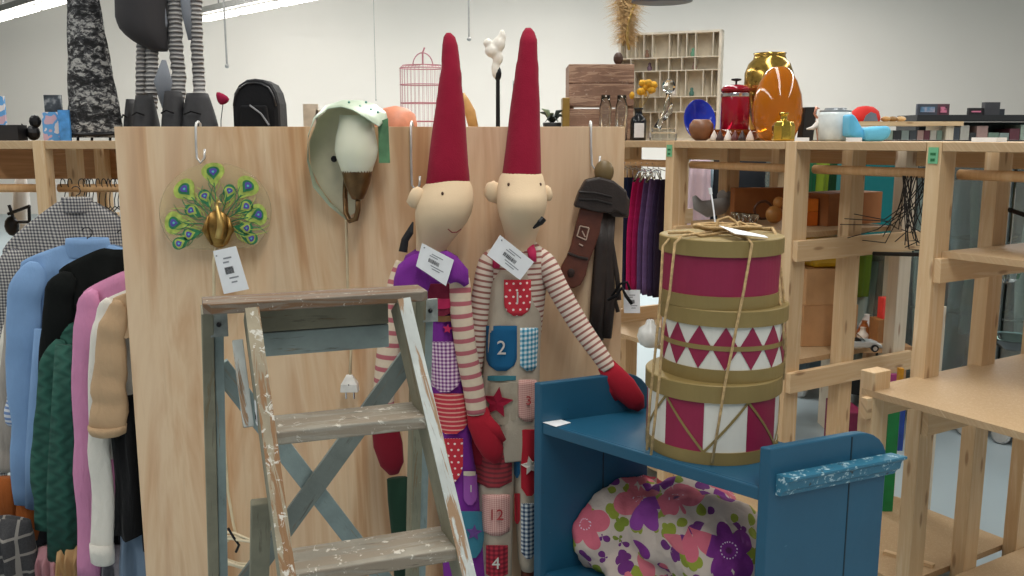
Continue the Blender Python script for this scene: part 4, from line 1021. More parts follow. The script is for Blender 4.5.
for (x, Y1) in ((458, 2.46), (476, 2.46)):
    c = P(x, 795, Y1); mb = MB(); mb.tube([c+Vector((0, .01, .08)), c, c+Vector((0, -.05, -.035)), c+Vector((0, -.12, -.038)), c+Vector((0, -.14, -.038))], [.03, .036, .034, .03, .012], 14, .8); obj('boot', mb, felt, T1, smooth=True)
# green garment between the two dolls lower down
mb = MB(); mb.tube([P(397, 478, 2.50), P(400, 500, 2.5), P(404, 540, 2.5), P(404, 576, 2.5)], [.03, .036, .036, .03], 12, .5); obj('side_pocket', mb, cloth('dark_green_felt', '1f3b2c'), T1, smooth=True)
# black clips holding the dolls
for pts, lab in (([(403, 252, 2.40), (405, 240, 2.405), (410, 232, 2.41), (413, 222, 2.42)], 'small black clip strap beside the left doll neck'), ([(533, 228, 2.41), (540, 222, 2.405), (543, 218, 2.41)], 'small black clip beside the right doll chin')):
    mb = MB(); n = len(pts); mb.tube([P(*p) for p in pts], [.012 if pts[0][0] < 450 else .004]+[.010]*(n-2)+[.002 if pts[0][0] < 450 else .011], 8, .6); tag(obj('clip', mb, black_metal), lab, 'clip')
price_tag('white price tag hanging on the left gnome doll chest', [(422, 243), (454, 260), (446, 286), (416, 266)], 2.345)
price_tag('white price tag hanging on the right gnome doll chest', [(500, 235), (534, 262), (520, 280), (487, 255)], 2.385)
# ================================================================ CLOTHES RACK
def garment(name, label, cat, m, sx, sy, Y, w, zbot, sl=.06, sleeve=None, sm=None, th=.05, yaw=.12, cuff=None, collar=None, lean=0, seed=0, neck=.07, sr=.05, fold=.015, group=None, open_=False, scuff=True):
    """sx,sy: pixel of the left shoulder point; w: shoulder width in metres"""
    S = P(sx, sy, Y); ca, sa = math.cos(yaw), math.sin(yaw); ex = Vector((ca, sa, 0)); ey = Vector((-sa, ca, 0))
    cx = w/2; ztop = S.z; nx, nz = 26, 22; neck = min(neck, w*.3)
    def top(s): return ztop+sl*max(0, 1-abs(s))**.8 if abs(s) > neck/w*2 else ztop+sl*(1-neck/w*2)**.8-.012*(1-abs(s)/(neck/w*2))
    R = []
    t = thing(name, label, cat, S+ex*cx+Vector((0, 0, zbot-ztop)), yaw, group)
    for j in range(nz+1):
        v = j/nz; ring = []
        for side in (-1, 1):
            for i in range(nx+1):
                s = -1+2*i/nx; s = s if side < 0 else -s
                wd = 1+.10*v+(.02*math.sin(v*9+seed)); z = top(s)+(zbot-top(s))*v
                x = cx+s*cx*wd+lean*v
                thk = th*(.25+.75*min(1, v*4))*math.sqrt(max(0, 1-s*s*.98))
                f = fold*min(1, v*3)*(math.sin(s*13+seed+v*1.5)+.6*math.sin(s*23+seed*2.1-v*2))
                if 0 < i < nx or True:
                    yy = side*thk+f*(1 if abs(s) < .98 else .3)
                ring.append(S+ex*x+ey*yy+Vector((0, 0, z-S.z+.010*math.sin(s*9+seed)*v*v)))
        R.append(ring)
    mb = MB(); mb.rings(R, cap0=True, cap1=False)
    b = obj('body', mb, m, t, smooth=True)
    if sleeve:
        k = len(sleeve); pts = [P(*q) for q in sleeve]
        Q = []; RR = []; n = 22
        for i in range(n+1):
            u = i/n*(k-1); q = min(int(u), k-2); f = u-q; Q.append(pts[q].lerp(pts[q+1], f)+Vector((.004*math.sin(u*5+seed), .006*math.sin(u*7+seed), 0)))
            RR.append((sr[q]+(sr[q+1]-sr[q])*f if hasattr(sr, '__len__') else sr)*(1+.02*math.sin(i*1.9+seed)))
        for i in range(2, n-1): Q[i] = (Q[i-1]+Q[i]*2+Q[i+1])/4
        RR[0] *= .3; RR[1] *= .72; RR[2] *= .92; RR[-1] *= .9
        mb = MB(); mb.tube(Q, RR, 16, .38); so = obj('sleeve', mb, sm or m, t, smooth=True)
        if cuff:
            mb = MB(); d = (Q[-1]-Q[-2]).normalized(); r = RR[-1]; mb.tube([Q[-1]-d*cuff[0], Q[-1]-d*cuff[0]*.5, Q[-1], Q[-1]+d*.006], [r*1.1, r*1.12, r*1.08, r*.9], 16, .6); obj('cuff', mb, cuff[1], so, smooth=True)
    if collar:
        c = S+ex*cx+Vector((0, 0, top(0)-S.z)); n = neck*.9
        mb = MB(); M = Matrix.Rotation(yaw, 3, 'Z'); mb.lathe([(n*1.05, -.03), (n*1.0, collar*.4), (n*.95, collar), (n*.85, collar), (n*.85, -.02)], c, 24, M, cap0=False, cap1=False, ov=.5); obj('collar', mb, sm or m, t, smooth=True)
    # hanger
    c = S+ex*cx+Vector((0, 0, top(0)-S.z+.0))
    mb = MB(); hk = [c+Vector((0, 0, -.02)), c+Vector((0, 0, .03))]
    for i in range(9):
        a = -PI/2+PI*1.35*i/8; hk.append(c+ey*0+Vector((0, 0, .05))+ex*(.018*math.cos(a))*1+Vector((0, 0, .018*math.sin(a)+.005)))
    mb.tube(hk, .0022, 6); obj('hanger_hook', mb, black_metal, t)
    return t
g = G('grey_check_wool', .95); o3 = g.sep(g.co('Object'))
fx = g.math('FRACT', g.math('MULTIPLY', g.math('ADD', o3[0], g.math('MULTIPLY', o3[1], 1.)), 80.)); fz = g.math('FRACT', g.math('MULTIPLY', o3[2], 80.))
s_ = g.math('MULTIPLY', g.math('ADD', g.math('GREATER_THAN', fx, .5), g.math('GREATER_THAN', fz, .5)), .5)
g.col(g.ramp(s_, [(0, 'b3b0a8'), (.3, '77767a'), (.8, '3b3c40')], 'CONSTANT')); CHK = g.m
g = G('dark_plaid', .95); o3 = g.sep(g.co('Object')); fx = g.math('FRACT', g.math('MULTIPLY', o3[0], 16.)); fz = g.math('FRACT', g.math('MULTIPLY', o3[2], 16.))
l1 = g.math('MAXIMUM', g.math('GREATER_THAN', fx, .86), g.math('GREATER_THAN', fz, .86)); g.col(g.mix(l1, g.mix(g.noise(g.co('Object'), 200, 2), '2b2b2d', '4a4a4c'), '8a8680')); PLD = g.m
g = G('polka', .9); o3 = g.co('Object'); vo = g.vor(o3, 17, '3D', .35); g.col(g.ramp(vo.outputs['Distance'], [(0, '17171a'), (.27, 'dcd9d3')], 'CONSTANT')); PKD = g.m
def knit(name, c, sc_=1.0, st=1.0):
    g = G(name, .95); g.b.inputs['Sheen Weight'].default_value = .04; g.b.inputs['Specular IOR Level'].default_value = .2; v = g.co('Object'); o3 = g.sep(v)
    h = g.math('ADD', g.math('MULTIPLY', g.noise(g.co('Object', scale=(1, 1, .35)), 220*sc_, 2), .6), g.noise(v, 22, 4)); h = g.math('ADD', h, g.math('MULTIPLY', g.noise(g.co('Object', scale=(1, 1, .25)), 17, 3, .5, .8), 4.))
    l = lin(c); g.col(g.mix(g.noise(v, 9, 4), tuple(x*.78 for x in l[:3])+(1,), tuple(min(1, x*1.15) for x in l[:3])+(1,)))
    g.bump(h, .5*st, .006); return g.m
def cable(name, c):
    g = G(name, .95); v = g.co('Object'); o3 = g.sep(v)
    x = g.math('MULTIPLY', g.math('ADD', o3[0], o3[1]), 120.); tw = g.math('SINE', g.math('ADD', g.math('ADD', x, g.math('MULTIPLY', g.noise(v, 14, 3), 5.)), g.math('MULTIPLY', g.math('SINE', g.math('MULTIPLY', o3[2], 130.)), 1.1)))
    l = lin(c); g.col(g.mix(g.math('MULTIPLY', g.math('ADD', tw, 1.), .5), tuple(q*.82 for q in l[:3])+(1,), tuple(q*1.08 for q in l[:3])+(1,))); g.bump(tw, .5, .008); return g.m
bluek = knit('blue_knit', '7798c0', .8, .5); greenc = cable('green_cable', '1f4f43'); pinkk = knit('pink_knit', 'c886aa', .7); blackk = knit('black_knit', '0b0f0e', .8, .4); blackk.node_tree.nodes['Principled BSDF'].inputs['Sheen Weight'].default_value = 0
whitec = cloth('white_cotton', 'd9d5cb', .9, var=.06, crease=5); beigec = cloth('beige_cotton', 'b89a78', .9, var=.1, crease=4); blackr = cloth('black_jersey', '0a0a0c', .9, crease=5); rustc = knit('rust_knit', '9a5527', .9)
bstr = stripes_uv('blue_white_stripes', 'd8dde6', '6f8fc0', .016, .5); greyk = knit('grey_knit', 'a19a92', .8)
garment('coat', 'grey black checked wool coat furthest back on the clothes rack', 'coat', CHK, 4, 250, 3.62, .62, .55, sl=.24, sleeve=[(16, 250, 3.58), (4, 320, 3.58), (-6, 400, 3.58), (-10, 480, 3.58)], sr=[.085, .08, .075, .07], collar=.03, seed=1, yaw=.0)
garment('coat', 'dark plaid wool coat hanging low at the bottom left corner', 'coat', PLD, -60, 520, 2.84, .30, .01, sl=.02, seed=2, yaw=0.0, th=.07)
garment('shirt', 'white cotton shirt at the far left edge, in front of the checked coat', 'shirt', whitec, 2, 330, 3.38, .42, .62, sleeve=[(26, 290, 3.36), (14, 340, 3.34), (5, 400, 3.34), (0, 460, 3.34)], sr=[.05, .055, .05, .045], seed=3, sl=.10)
garment('sweater', 'grey sweater with rust brown hem behind the blue sweater', 'sweater', greyk, 12, 300, 3.30, .40, .60, sleeve=[(20, 300, 3.28), (12, 380, 3.28), (10, 440, 3.28), (12, 470, 3.28)], sr=[.05, .05, .05, .045], seed=4, cuff=None)
garment('shirt', 'blue and white striped shirt between white shirt and blue sweater', 'shirt', bstr, 28, 290, 3.26, .38, .70, sleeve=[(30, 300, 3.24), (24, 360, 3.24), (18, 400, 3.24), (16, 425, 3.24)], sr=[.04, .045, .045, .04], seed=5)
tt = garment('sweater', 'light blue knitted roll neck sweater', 'sweater', bluek, 21, 262, 3.14, .46, .80, sl=.085, sleeve=[(34, 262, 3.10), (24, 300, 3.08), (22, 360, 3.07), (26, 430, 3.06), (24, 505, 3.05)], sr=[.055, .062, .060, .055, .045], collar=.035, seed=6, yaw=.1, neck=.085)
obj('sleeve', MB().tube([P(46, 330, 3.02), P(42, 400, 3.01), P(38, 460, 3.0), P(36, 508, 3.0)], [.04, .045, .045, .038], 14, .5), bluek, tt, smooth=True)
mb = MB(); mb.tube([P(8, 478, 3.10), P(8, 500, 3.10), P(10, 530, 3.10)], [.040, .045, .042], 14, .6); o = obj('knitted_sleeve', mb, rustc, smooth=True); tag(o, 'rust brown knitted sleeve end poking out left of the light blue sleeve', 'sleeve')
mb = MB(); mb.tube([P(29, 500, 3.10), P(28, 520, 3.10), P(26, 538, 3.10)], [.045, .048, .042], 14, .6); o = obj('knitted_sleeve', mb, rustc, smooth=True); tag(o, 'rust brown knitted sleeve end directly beneath the light blue sleeve', 'sleeve')
garment('cardigan', 'black cardigan between the light blue sweater and the pink sweater', 'cardigan', blackk, 60, 270, 2.99, .42, .62, sl=.10, sleeve=[(66, 272, 2.96), (58, 300, 2.94), (54, 350, 2.94), (52, 400, 2.94), (52, 450, 2.95)], sr=[.045, .050, .050, .050, .045], seed=7, yaw=.1)
t = garment('sweater', 'dark green cable knit sweater hanging behind the pink sweater', 'sweater', greenc, 56, 330, 2.93, .36, .36, sl=.06, sleeve=[(58, 340, 2.90), (52, 400, 2.88), (48, 470, 2.88), (50, 530, 2.88)], sr=[.045, .055, .06, .052], seed=8, yaw=.1, th=.05)
obj('sleeve', MB().tube([P(66, 345, 2.86), P(66, 420, 2.84), P(65, 490, 2.84), P(63, 560, 2.84)], [.035, .050, .060, .052], 16, .5), greenc, t, smooth=True)
garment('sweater', 'fluffy pink knitted sweater between green and white tops', 'sweater', pinkk, 84, 292, 2.80, .40, .28, sl=.095, sleeve=[(94, 290, 2.78), (86, 320, 2.76), (85, 400, 2.76), (88, 480, 2.76), (90, 580, 2.76)], sr=[.035, .040, .042, .042, .04], seed=9, yaw=.1, th=.06)
garment('blouse', 'white cotton blouse with long sleeve and buttoned cuff', 'blouse', whitec, 104, 300, 2.72, .38, .50, sl=.07, sleeve=[(110, 298, 2.70), (102, 330, 2.68), (98, 400, 2.68), (101, 470, 2.68), (104, 562, 2.68)], sr=[.028, .034, .034, .036, .038], cuff=(.065, whitec), seed=10, yaw=.1)
garment('jacket', 'beige short sleeved jacket nearest to the plywood board', 'jacket', beigec, 112, 298, 2.652, .36, .92, sl=.05, sleeve=[(120, 300, 2.645), (112, 330, 2.635), (110, 370, 2.635), (109, 400, 2.635), (109, 432, 2.635)], sr=[.030, .044, .052, .056, .060], cuff=(.025, beigec), seed=11, yaw=.1, th=.03)
garment('top', 'black top with ruffled hem below the beige jacket', 'top', blackr, 111, 400, 2.655, .30, .27, sl=.03, seed=12, yaw=.1, th=.03, fold=.014)
garment('dress', 'navy black dress edge hanging directly beside the board', 'dress', cloth('navy_cloth', '15171f'), 131, 330, 2.665, .26, .22, sl=.03, seed=13, yaw=.05, th=.02)
garment('dress', 'white dress with black polka dots peeking beside the board', 'dress', PKD, 139, 420, 2.64, .24, .15, sl=.02, seed=14, yaw=.05, th=.012, fold=.004)
garment('trousers', 'pale blue trouser legs hanging low behind the black ruffled top', 'trousers', cloth('denim_pale', '6f8296'), 119, 520, 2.70, .26, .04, sl=.01, seed=15, th=.03)
garment('skirt', 'dusty pink skirt hanging low under the dark green sweater', 'skirt', cloth('dusty_pink', 'b5848a'), 38, 548, 2.86, .12, .01, sl=.01, seed=16, th=.05)
# the rack itself
t = thing('clothes_rack', 'black metal clothes rack carrying the row of tops on the left', 'clothes rack', (-1.2, 3.1, 0))
ra, rb_ = Vector((-1.52, 3.70, 1.335)), Vector((-.90, 2.70, 1.335))
obj('rail', MB().tube([ra, (ra+rb_)/2, rb_], .012, 12), black_metal, t)
for p in (ra, rb_):
    obj('upright', MB().tube([p, (p.x, p.y, .05)], .012, 12), black_metal, t)
    e = (rb_-ra).normalized(); s = Vector((-e.y, e.x, 0)); 
    obj('foot', MB().tube([(p.x-s.x*.12, p.y-s.y*.12, .03), (p.x, p.y, .05), (p.x+s.x*.12, p.y+s.y*.12, .03)], .012, 10), black_metal, t)
# empty hangers on the shelf rod
protos = None
for i, x in enumerate((62, 69, 81, 84, 87, 90.5, 97, 103, 107.5, 112.5, 116)):
    c = Vector((P(x, 184, 3.97).x, 3.97, 1.303))
    if protos is None:
        t = thing('hanger', 'empty black wire hanger on the pine rod above the checked coat', 'hanger', c, .35, 'empty hangers on the left pine rod')
        mb = MB(); pts = []
        for k in range(9):
            a = PI*1.25-PI*1.3*k/8; pts.append(c+Vector((.004, .021*math.cos(a), .0+.021*math.sin(a))))
        z = c.z
        mb.tube(pts+[c+Vector((.004, .02, -.03)), c+Vector((.004, 0, -.07)), c+Vector((.004, 0, -.10))], .0022, 6); obj('hook', mb, black_metal, t)
        mb = MB(); p = c+Vector((.004, 0, -.10)); mb.tube([p, p+Vector((0, -.19, -.09)), p+Vector((0, -.2, -.10)), p+Vector((0, .2, -.10)), p+Vector((0, .19, -.09)), p], .0025, 6); obj('wire_frame', mb, black_metal, t)
        protos = t
    else:
        o = copy_tree(protos); o.location = c; o.rotation_euler.z = rnd.uniform(.1, .6)
# lower hanging pieces closing the row down to the picture's bottom
def cuffend(name, label, cat, m, px, y0, y1, Y, r, **kw):
    mb = MB(); mb.tube([P(px, y0, Y), P(px-1, (y0+y1)/2, Y), P(px+1, y1, Y)], [r*.9, r, r*.95], 14, .5); o = obj(name, mb, m, smooth=True); return tag(o, label, cat)
garment('dress', 'grey floral dress hem low behind the pink sweater', 'dress', cloth('grey_floral', '7d7a80', var=.5, fold=40), 88, 545, 2.80, .20, .01, sl=.01, seed=21, th=.06)
garment('trousers', 'black trousers hanging lowest between white cuff and board', 'trousers', black_cloth, 100, 520, 2.82, .34, .10, sl=.01, seed=22, th=.03)

garment('coat', 'charcoal wool coat hem low between plaid coat and green sweater', 'coat', cloth('charcoal_wool', '35353a', .95, var=.3, fold=30), 14, 480, 3.16, .5, .01, sl=.01, seed=31, th=.07)
garment('dress', 'soft brown dress hem hanging just under the green cable sweater', 'dress', cloth('tan_dress', 'b89468'), 56, 545, 2.83, .12, .01, sl=.01, seed=33, th=.04)
# ================================================================ THINGS ON THE RIGHT TOP SHELF
ZR = 1.4895; ZL = 1.4885
def RT(px, d, z=ZR): return RS(rowt(px, d), d, z)
def kR(px, d): p = RT(px, d); return (p.y*CT)/F
# compartment display
c = RT(669, .50); k = c.y*CT/F*1.03
t = thing('display_tray', 'upright white wooden display tray with many small compartments', 'display tray', c, -.38)
wpaint = plain('offwhite_paint', 'ddd6c6', .6); exx = Vector((math.cos(-.38), math.sin(-.38), 0)); eyy = Vector((-exx.y, exx.x, 0))
w_, h_, dp = 98*k, 101*k, .060
def bx(u0, u1, z0, z1, d0, d1): return MB().hexa([c+exx*u+eyy*d+Vector((0, 0, z)) for u in (u0, u1) for d in (d0, d1) for z in (z0, z1)])
obj('back_panel', bx(-w_/2, w_/2, 0, h_, 0, .006), plain('tray_back', 'd2c8b4', .7), t)
for u in (-w_/2, w_/2-.012): obj('side_panel', bx(u, u+.012, 0, h_, -dp, .006), wpaint, t)
for z in (0, h_-.010): obj('rail', bx(-w_/2, w_/2, z, z+.010, -dp, .006), wpaint, t)
rowsz = [0, .26, .40, .64, .76, 1.0]
for r0 in rowsz[1:-1]: obj('shelf_strip', bx(-w_/2+.012, w_/2-.012, h_*r0, h_*r0+.004, -dp, 0), wpaint, t)
for ri in range(5):
    us = [j/12 for j in range(1, 12)] if ri % 2 == 0 else [j/8 for j in range(1, 8)]
    for j, u in enumerate(us):
        if (j+ri*2) % 5 == 2: continue
        uu = -w_/2+w_*u; obj('divider', bx(uu, uu+.0035, h_*rowsz[ri]+.004, h_*rowsz[ri+1], -dp, 0), wpaint, t)
trc = ['8a6a58', '6fa88c', 'a08078', 'd0a040', '4c7a70', 'b8a8a0', '70586a', 'e8e0d8']
for i, (u, rr_) in enumerate(((.27, 4), (.72, 4), (.74, 3), (.26, 2), (.72, 2), (.32, 0), (.3, 3), (.55, 2))):
    p = c+exx*(-w_/2+w_*u)+eyy*(-.024)+Vector((0, 0, h_*rowsz[rr_]+.0045)); mb = MB(); mb.lathe([(.006, 0), (.011, .006), (.012, .016), (.006, .026), (.008, .034), (.002, .040)], p, 12)
    tag(obj('figurine', mb, plain('figurine_%d' % i, trc[i], .5), smooth=True), 'tiny %s figurine in a compartment of the white display tray' % ('brown', 'mint green', 'rose grey', 'ochre', 'dark teal', 'pale grey', 'plum', 'white')[i], 'figurine')
# black bottle with dried flowers
c = RT(638, .14); k = c.y*CT/F
t = thing('bottle_vase', 'black bottle with pale label holding dried yellow flowers', 'vase', c)
obj('bottle', MB().lathe([(7.5*k, 0), (8*k, k), (8*k, 19*k), (7*k, 22*k), (3.8*k, 25*k), (3.8*k, 30*k), (4.6*k, 30.5*k), (4.6*k, 32*k), (3*k, 32*k)], c, 24), plain('black_glass', '14181c', .15), t, smooth=True)
mb = MB(); arcface(mb, c, 8.1*k, -PI/2-.62, -PI/2+.62, lambda t: 3*k, lambda t: 17*k, 8); obj('label', mb, white_paper, t)
yl = plain('yellow_dry', 'd6a22a', .8, var=.3, sc_=80)
for i, (dx, dz) in enumerate(((2, 48), (7, 52), (12, 49), (9, 56), (4, 56), (14, 54), (-7, 44))):
    e = c+Vector((dx*k, (.01*math.sin(i*2)), dz*k)); mb = MB(); mb.tube([c+Vector((0, 0, 28*k)), c+Vector((dx*k*.5, 0, 38*k)), e], .0012, 5); s = obj('stem', mb, plain('dry_stem', 'a89058'), t)
    mb = MB(); mb.ball(e, 4.4*k if i < 6 else 2.5*k, 4*k, 3.6*k, 10)
    for v_ in mb.bm.verts: v_.co += Vector((noise.noise(v_.co*90), noise.noise(v_.co*90+Vector((5, 5, 5))), noise.noise(v_.co*90+Vector((9, 1, 3)))))*.004
    obj('flower_head', mb, yl, t, smooth=True)
# glass flower figurine
cl = glassm('clear_glass', 'f4f8f8', .02, 1.45); c = RT(663, .13); k = c.y*CT/F
t = thing('glass_figurine', 'clear glass figurine with crystal ball bloom on a glass base', 'figurine', c)
obj('base', MB().box(c+Vector((0, 0, 4*k)), (26*k, .05, 8*k)), cl, t, bevel=.004)
obj('base_top', MB().box(c+Vector((0, 0, 10.2*k)), (22*k, .04, 4*k)), cl, t, bevel=.003)
obj('stem', MB().tube([c+Vector((-6*k, 0, 12*k)), c+Vector((-1*k, 0, 22*k)), c+Vector((3*k, 0, 34*k)), c+Vector((4*k, 0, 48*k))], [4*k, 2.8*k, 2.2*k, 2*k], 12), cl, t, smooth=True)
obj('leaf', MB().tube([c+Vector((0, 0, 20*k)), c+Vector((6*k, 0, 29*k)), c+Vector((8*k, 0, 37*k))], [1.6*k, 3*k, .8*k], 10, .5), cl, t, smooth=True)
mb = MB(); mb.ball(c+Vector((4.5*k, 0, 53*k)), 7*k, 7*k, 7*k, 10); obj('crystal_ball', mb, cl, t)
# blue dish and brown bowl
c = RT(698, .25); k = c.y*CT/F
blueg = plain('cobalt_glaze', '2338b0', .15, var=.25, sc_=8)
M = Matrix.Rotation(.12, 3, 'Z') @ Matrix.Rotation(math.radians(72), 3, 'X')
def dishprof(R, dp_): return [(.3*R, 0), (.32*R, 0), (.7*R, dp_*.35), (R, dp_), (R*1.0, dp_+.004), (R*.97, dp_+.004), (.68*R, dp_*.35+.006), (.0001, .008)]
mb = MB(); mb.lathe(dishprof(19*k, .05), c+Vector((0, .05, 18.6*k)), 36, M, ov=1.12); 
mnz = min(v_.co.z for v_ in mb.bm.verts)
for v_ in mb.bm.verts: v_.co.z += ZR-mnz; v_.co.x = c.x+(v_.co.x-c.x)*.86
tag(obj('dish', mb, blueg, smooth=True), 'cobalt blue oval dish standing on edge behind the brown pot', 'dish')
c = RT(701, .12); k = c.y*CT/F
mb = MB(); mb.lathe([(5*k, 0), (9*k, 3*k), (12.4*k, 10*k), (11.8*k, 16*k), (8.5*k, 20.5*k), (6.5*k, 21*k), (6*k, 20*k), (9*k, 14*k), (.001, 5*k)], c, 28); tag(obj('pot', mb, plain('brown_clay', '7a5136', .45, var=.2), smooth=True), 'round brown clay pot in front of the blue dish', 'pot')
# shells
for i, (px, col_, lab) in enumerate(((714, 'cfc4ba', 'pale pointed'), (720, '3a2624', 'dark brown'), (728, 'd8d2cc', 'white ribbed'), (735, '5a2a2a', 'dark red'), (742, '2f2020', 'blackish brown'), (750, 'c4b6ac', 'greyish'))):
    c = RT(px, .06); k = c.y*CT/F; mb = MB(); mb.lathe([(3.6*k, 0), (4.2*k, 1.5*k), (3*k, 5*k), (1.6*k, 8*k), (.2*k, 10.5*k)], c, 12, Matrix.Rotation(i*1.3, 3, 'Z')); tag(obj('shell', mb, plain('shell_%d' % i, col_, .4), smooth=True), lab+' small shell on the shelf edge below the amber tray', 'shell')
amb = glassm('amber_dark', 'a8561c', .08, trans=.75)
c = RT(733, .22); k = c.y*CT/F
t = thing('glass_tray', 'low amber glass tray under the red jar', 'tray', c)
mb = MB(); mb.lathe([(20*k, 0), (25*k, 3*k), (26*k, 11*k), (24.6*k, 11*k), (22*k, 4*k), (.001, 2*k)], c, 32, ov=.6); obj('bowl', mb, amb, t, smooth=True)
# red jar
c = RT(734, .25, ZR+5*k); k = c.y*CT/F
t = thing('lidded_jar', 'red glass jar with silver rim and dark knob', 'jar', c)
redg = G('red_glass', .12); redg.col('a3142e'); redg.b.inputs['Transmission Weight'].default_value = .35
obj('jar', MB().lathe([(12*k, 0), (14*k, 2*k), (14*k, 41*k), (13*k, 43*k)], c, 32), redg.m, t, smooth=True)
obj('rim', MB().lathe([(14.3*k, 38*k), (14.6*k, 38.5*k), (14.6*k, 41*k), (14.3*k, 41.5*k)], c, 32), chrome, t)
obj('lid', MB().lathe([(14.4*k, 43*k), (14.4*k, 46*k), (11*k, 49*k), (2*k, 50*k)], c, 32), redg.m, t, smooth=True)
obj('knob', MB().lathe([(1*k, 50*k), (1*k, 53*k), (5*k, 54*k), (5*k, 55.5*k), (.5*k, 56*k)], c, 16), black_metal, t, smooth=True)
# gold vase
c = RT(766, .42); k = c.y*CT/F
goldm = plain('gold_mercury_glass', 'b8964a', .18, .85, var=.4, sc_=28)
mb = MB(); mb.lathe([(12*k, 0), (15*k, 4*k), (20*k, 30*k), (23.5*k, 52*k), (23.5*k, 66*k), (20*k, 75*k), (16*k, 79*k), (15*k, 83*k), (16*k, 85*k), (13.5*k, 85*k), (13*k, 78*k), (.001, 20*k)], c, 40); tag(obj('vase', mb, goldm, smooth=True), 'tall shiny gold vase with narrow foot behind the amber vase', 'vase')
c = RT(776, .20); k = c.y*CT/F
mb = MB(); am = G('amber_glass', .06); am.col(am.ramp(am.noise(am.co('Object'), 3, 2), [(.3, 'c06a10'), (.7, 'd98a1e')])); am.b.inputs['Transmission Weight'].default_value = .45
mb.lathe([(13*k, 0), (18*k, 4*k), (23.5*k, 18*k), (24.5*k, 30*k), (22.5*k, 45*k), (18*k, 58*k), (12*k, 68*k), (8*k, 71*k), (7*k, 72*k), (6*k, 71*k), (10*k, 66*k), (20*k, 35*k), (.001, 6*k)], c, 44)
tag(obj('vase', mb, am.m, smooth=True), 'bulging glossy amber glass vase, largest on the top shelf', 'vase')
c = RT(783, .07); k = c.y*CT/F
t = thing('small_bottle', 'small shiny gold square bottle in front of the amber vase', 'bottle', c)
obj('bottle', MB().lathe([(10*k, 0), (11.4*k, 1.5*k), (11.4*k, 15*k), (9*k, 19*k), (3.5*k, 21*k), (3.2*k, 25*k), (4.6*k, 26*k), (4.6*k, 28*k), (1*k, 29*k)], c, 8, Matrix.Rotation(PI/8, 3, 'Z')), plain('gold_shiny', 'cdb04e', .12, .9), t, bevel=.002)
c = RT(805, .32); k = c.y*CT/F
mb = MB(); mb.hexa([c+Vector((x*k+sh*z*k, y, z*k)) for x in (-6, 5.5) for y in (-.03, .03) for z, sh in ((0, .0), (33, .08))]); tag(obj('block', mb, plain('black_block', '101012', .6), bevel=.002), 'plain black upright block right of the amber vase', 'block')
# copper figure
cop = plain('rose_copper', 'c98f78', .3, .6); c = RT(815, .10); k = c.y*CT/F
t = thing('copper_ornament', 'rose copper stork ornament with thin legs left of the white jar', 'ornament', c)
obj('legs', MB().tube([c+Vector((3*k, 0, 0)), c+Vector((1*k, 0, 12*k)), c+Vector((0, 0, 20*k))], .0022, 8), cop, t)
obj('body', MB().tube([c+Vector((-9*k, 0, 12*k)), c+Vector((-3*k, 0, 13*k)), c+Vector((3*k, 0, 17*k)), c+Vector((3*k, 0, 24*k))], [.6*k, 2*k, 4*k, 1.4*k], 12), plain('white_orn', 'e4dfd8', .4), t, smooth=True)
obj('neck', MB().tube([c+Vector((2*k, 0, 22*k)), c+Vector((-2*k, 0, 27*k)), c+Vector((0, 0, 33*k)), c+Vector((3*k, 0, 32*k))], [1.3*k, 1.1*k, 1.8*k, .5*k], 10), cop, t, smooth=True)
# white jar
c = RT(834, .14); k = c.y*CT/F
t = thing('candle_jar', 'wide frosted white jar with grey lid', 'jar', c)
obj('jar', MB().lathe([(13*k, 0), (15.5*k, 3*k), (16*k, 26*k), (15*k, 28.5*k)], c, 36), plain('pale_opal', 'd6e0e2', .25), t, smooth=True)
obj('lid', MB().lathe([(15*k, 28.5*k), (15*k, 30*k), (11*k, 30.5*k), (10*k, 32.5*k), (.5*k, 33*k)], c, 36), plain('grey_lid', '8c9296', .35, .4), t)
# blue folded bag
c = RT(862, .12); k = c.y*CT/F
bl = cloth('sky_blue', '5fb4dc', .6, var=.08); t = thing('soft_bag', 'light blue soft plastic pouch slumped on the shelf', 'pouch', c)
def pz(x, z): return c+Vector(((x-862)*k, 0, (136-z)*k))
mb = MB(); mb.prism([pz(x, z)+Vector((0, -.02, 0)) for x, z in ((846, 110), (850, 109), (854, 113), (858, 120), (862, 126), (880, 128), (878, 136), (864, 136), (847, 131))], (0, .07, 0)); obj('flap', mb, bl, t, bevel=.008, sub=1, smooth=True)
mb = MB(); mb.prism([pz(x, z)+Vector((0, -.04, 0)) for x, z in ((860, 123), (872, 122), (878, 121), (884, 121), (887, 126), (884, 133), (878, 136), (862, 136))], (0, .10, 0)); obj('fold', mb, cloth('sky_blue2', '68bce0', .6, var=.08), t, bevel=.010, smooth=True)
# little white cards on the edge
for px, lab in ((802, 'under the black block'), (854, 'below the light blue pouch')):
    q = RT(px, .0); mb = MB(); mb.box(q+Vector((0, 0, .006)), (.045, .03, .012), rz=-.3); tag(obj('card', mb, white_paper), 'small white card on the shelf edge '+lab, 'card')
q = RS(.62, .05, ZR); mb = MB(); mb.box(q+Vector((0, 0, .006)), (.07, .05, .012), rz=RYAW); tag(obj('card', mb, white_paper), 'white card lying on the shelf edge far right', 'card')
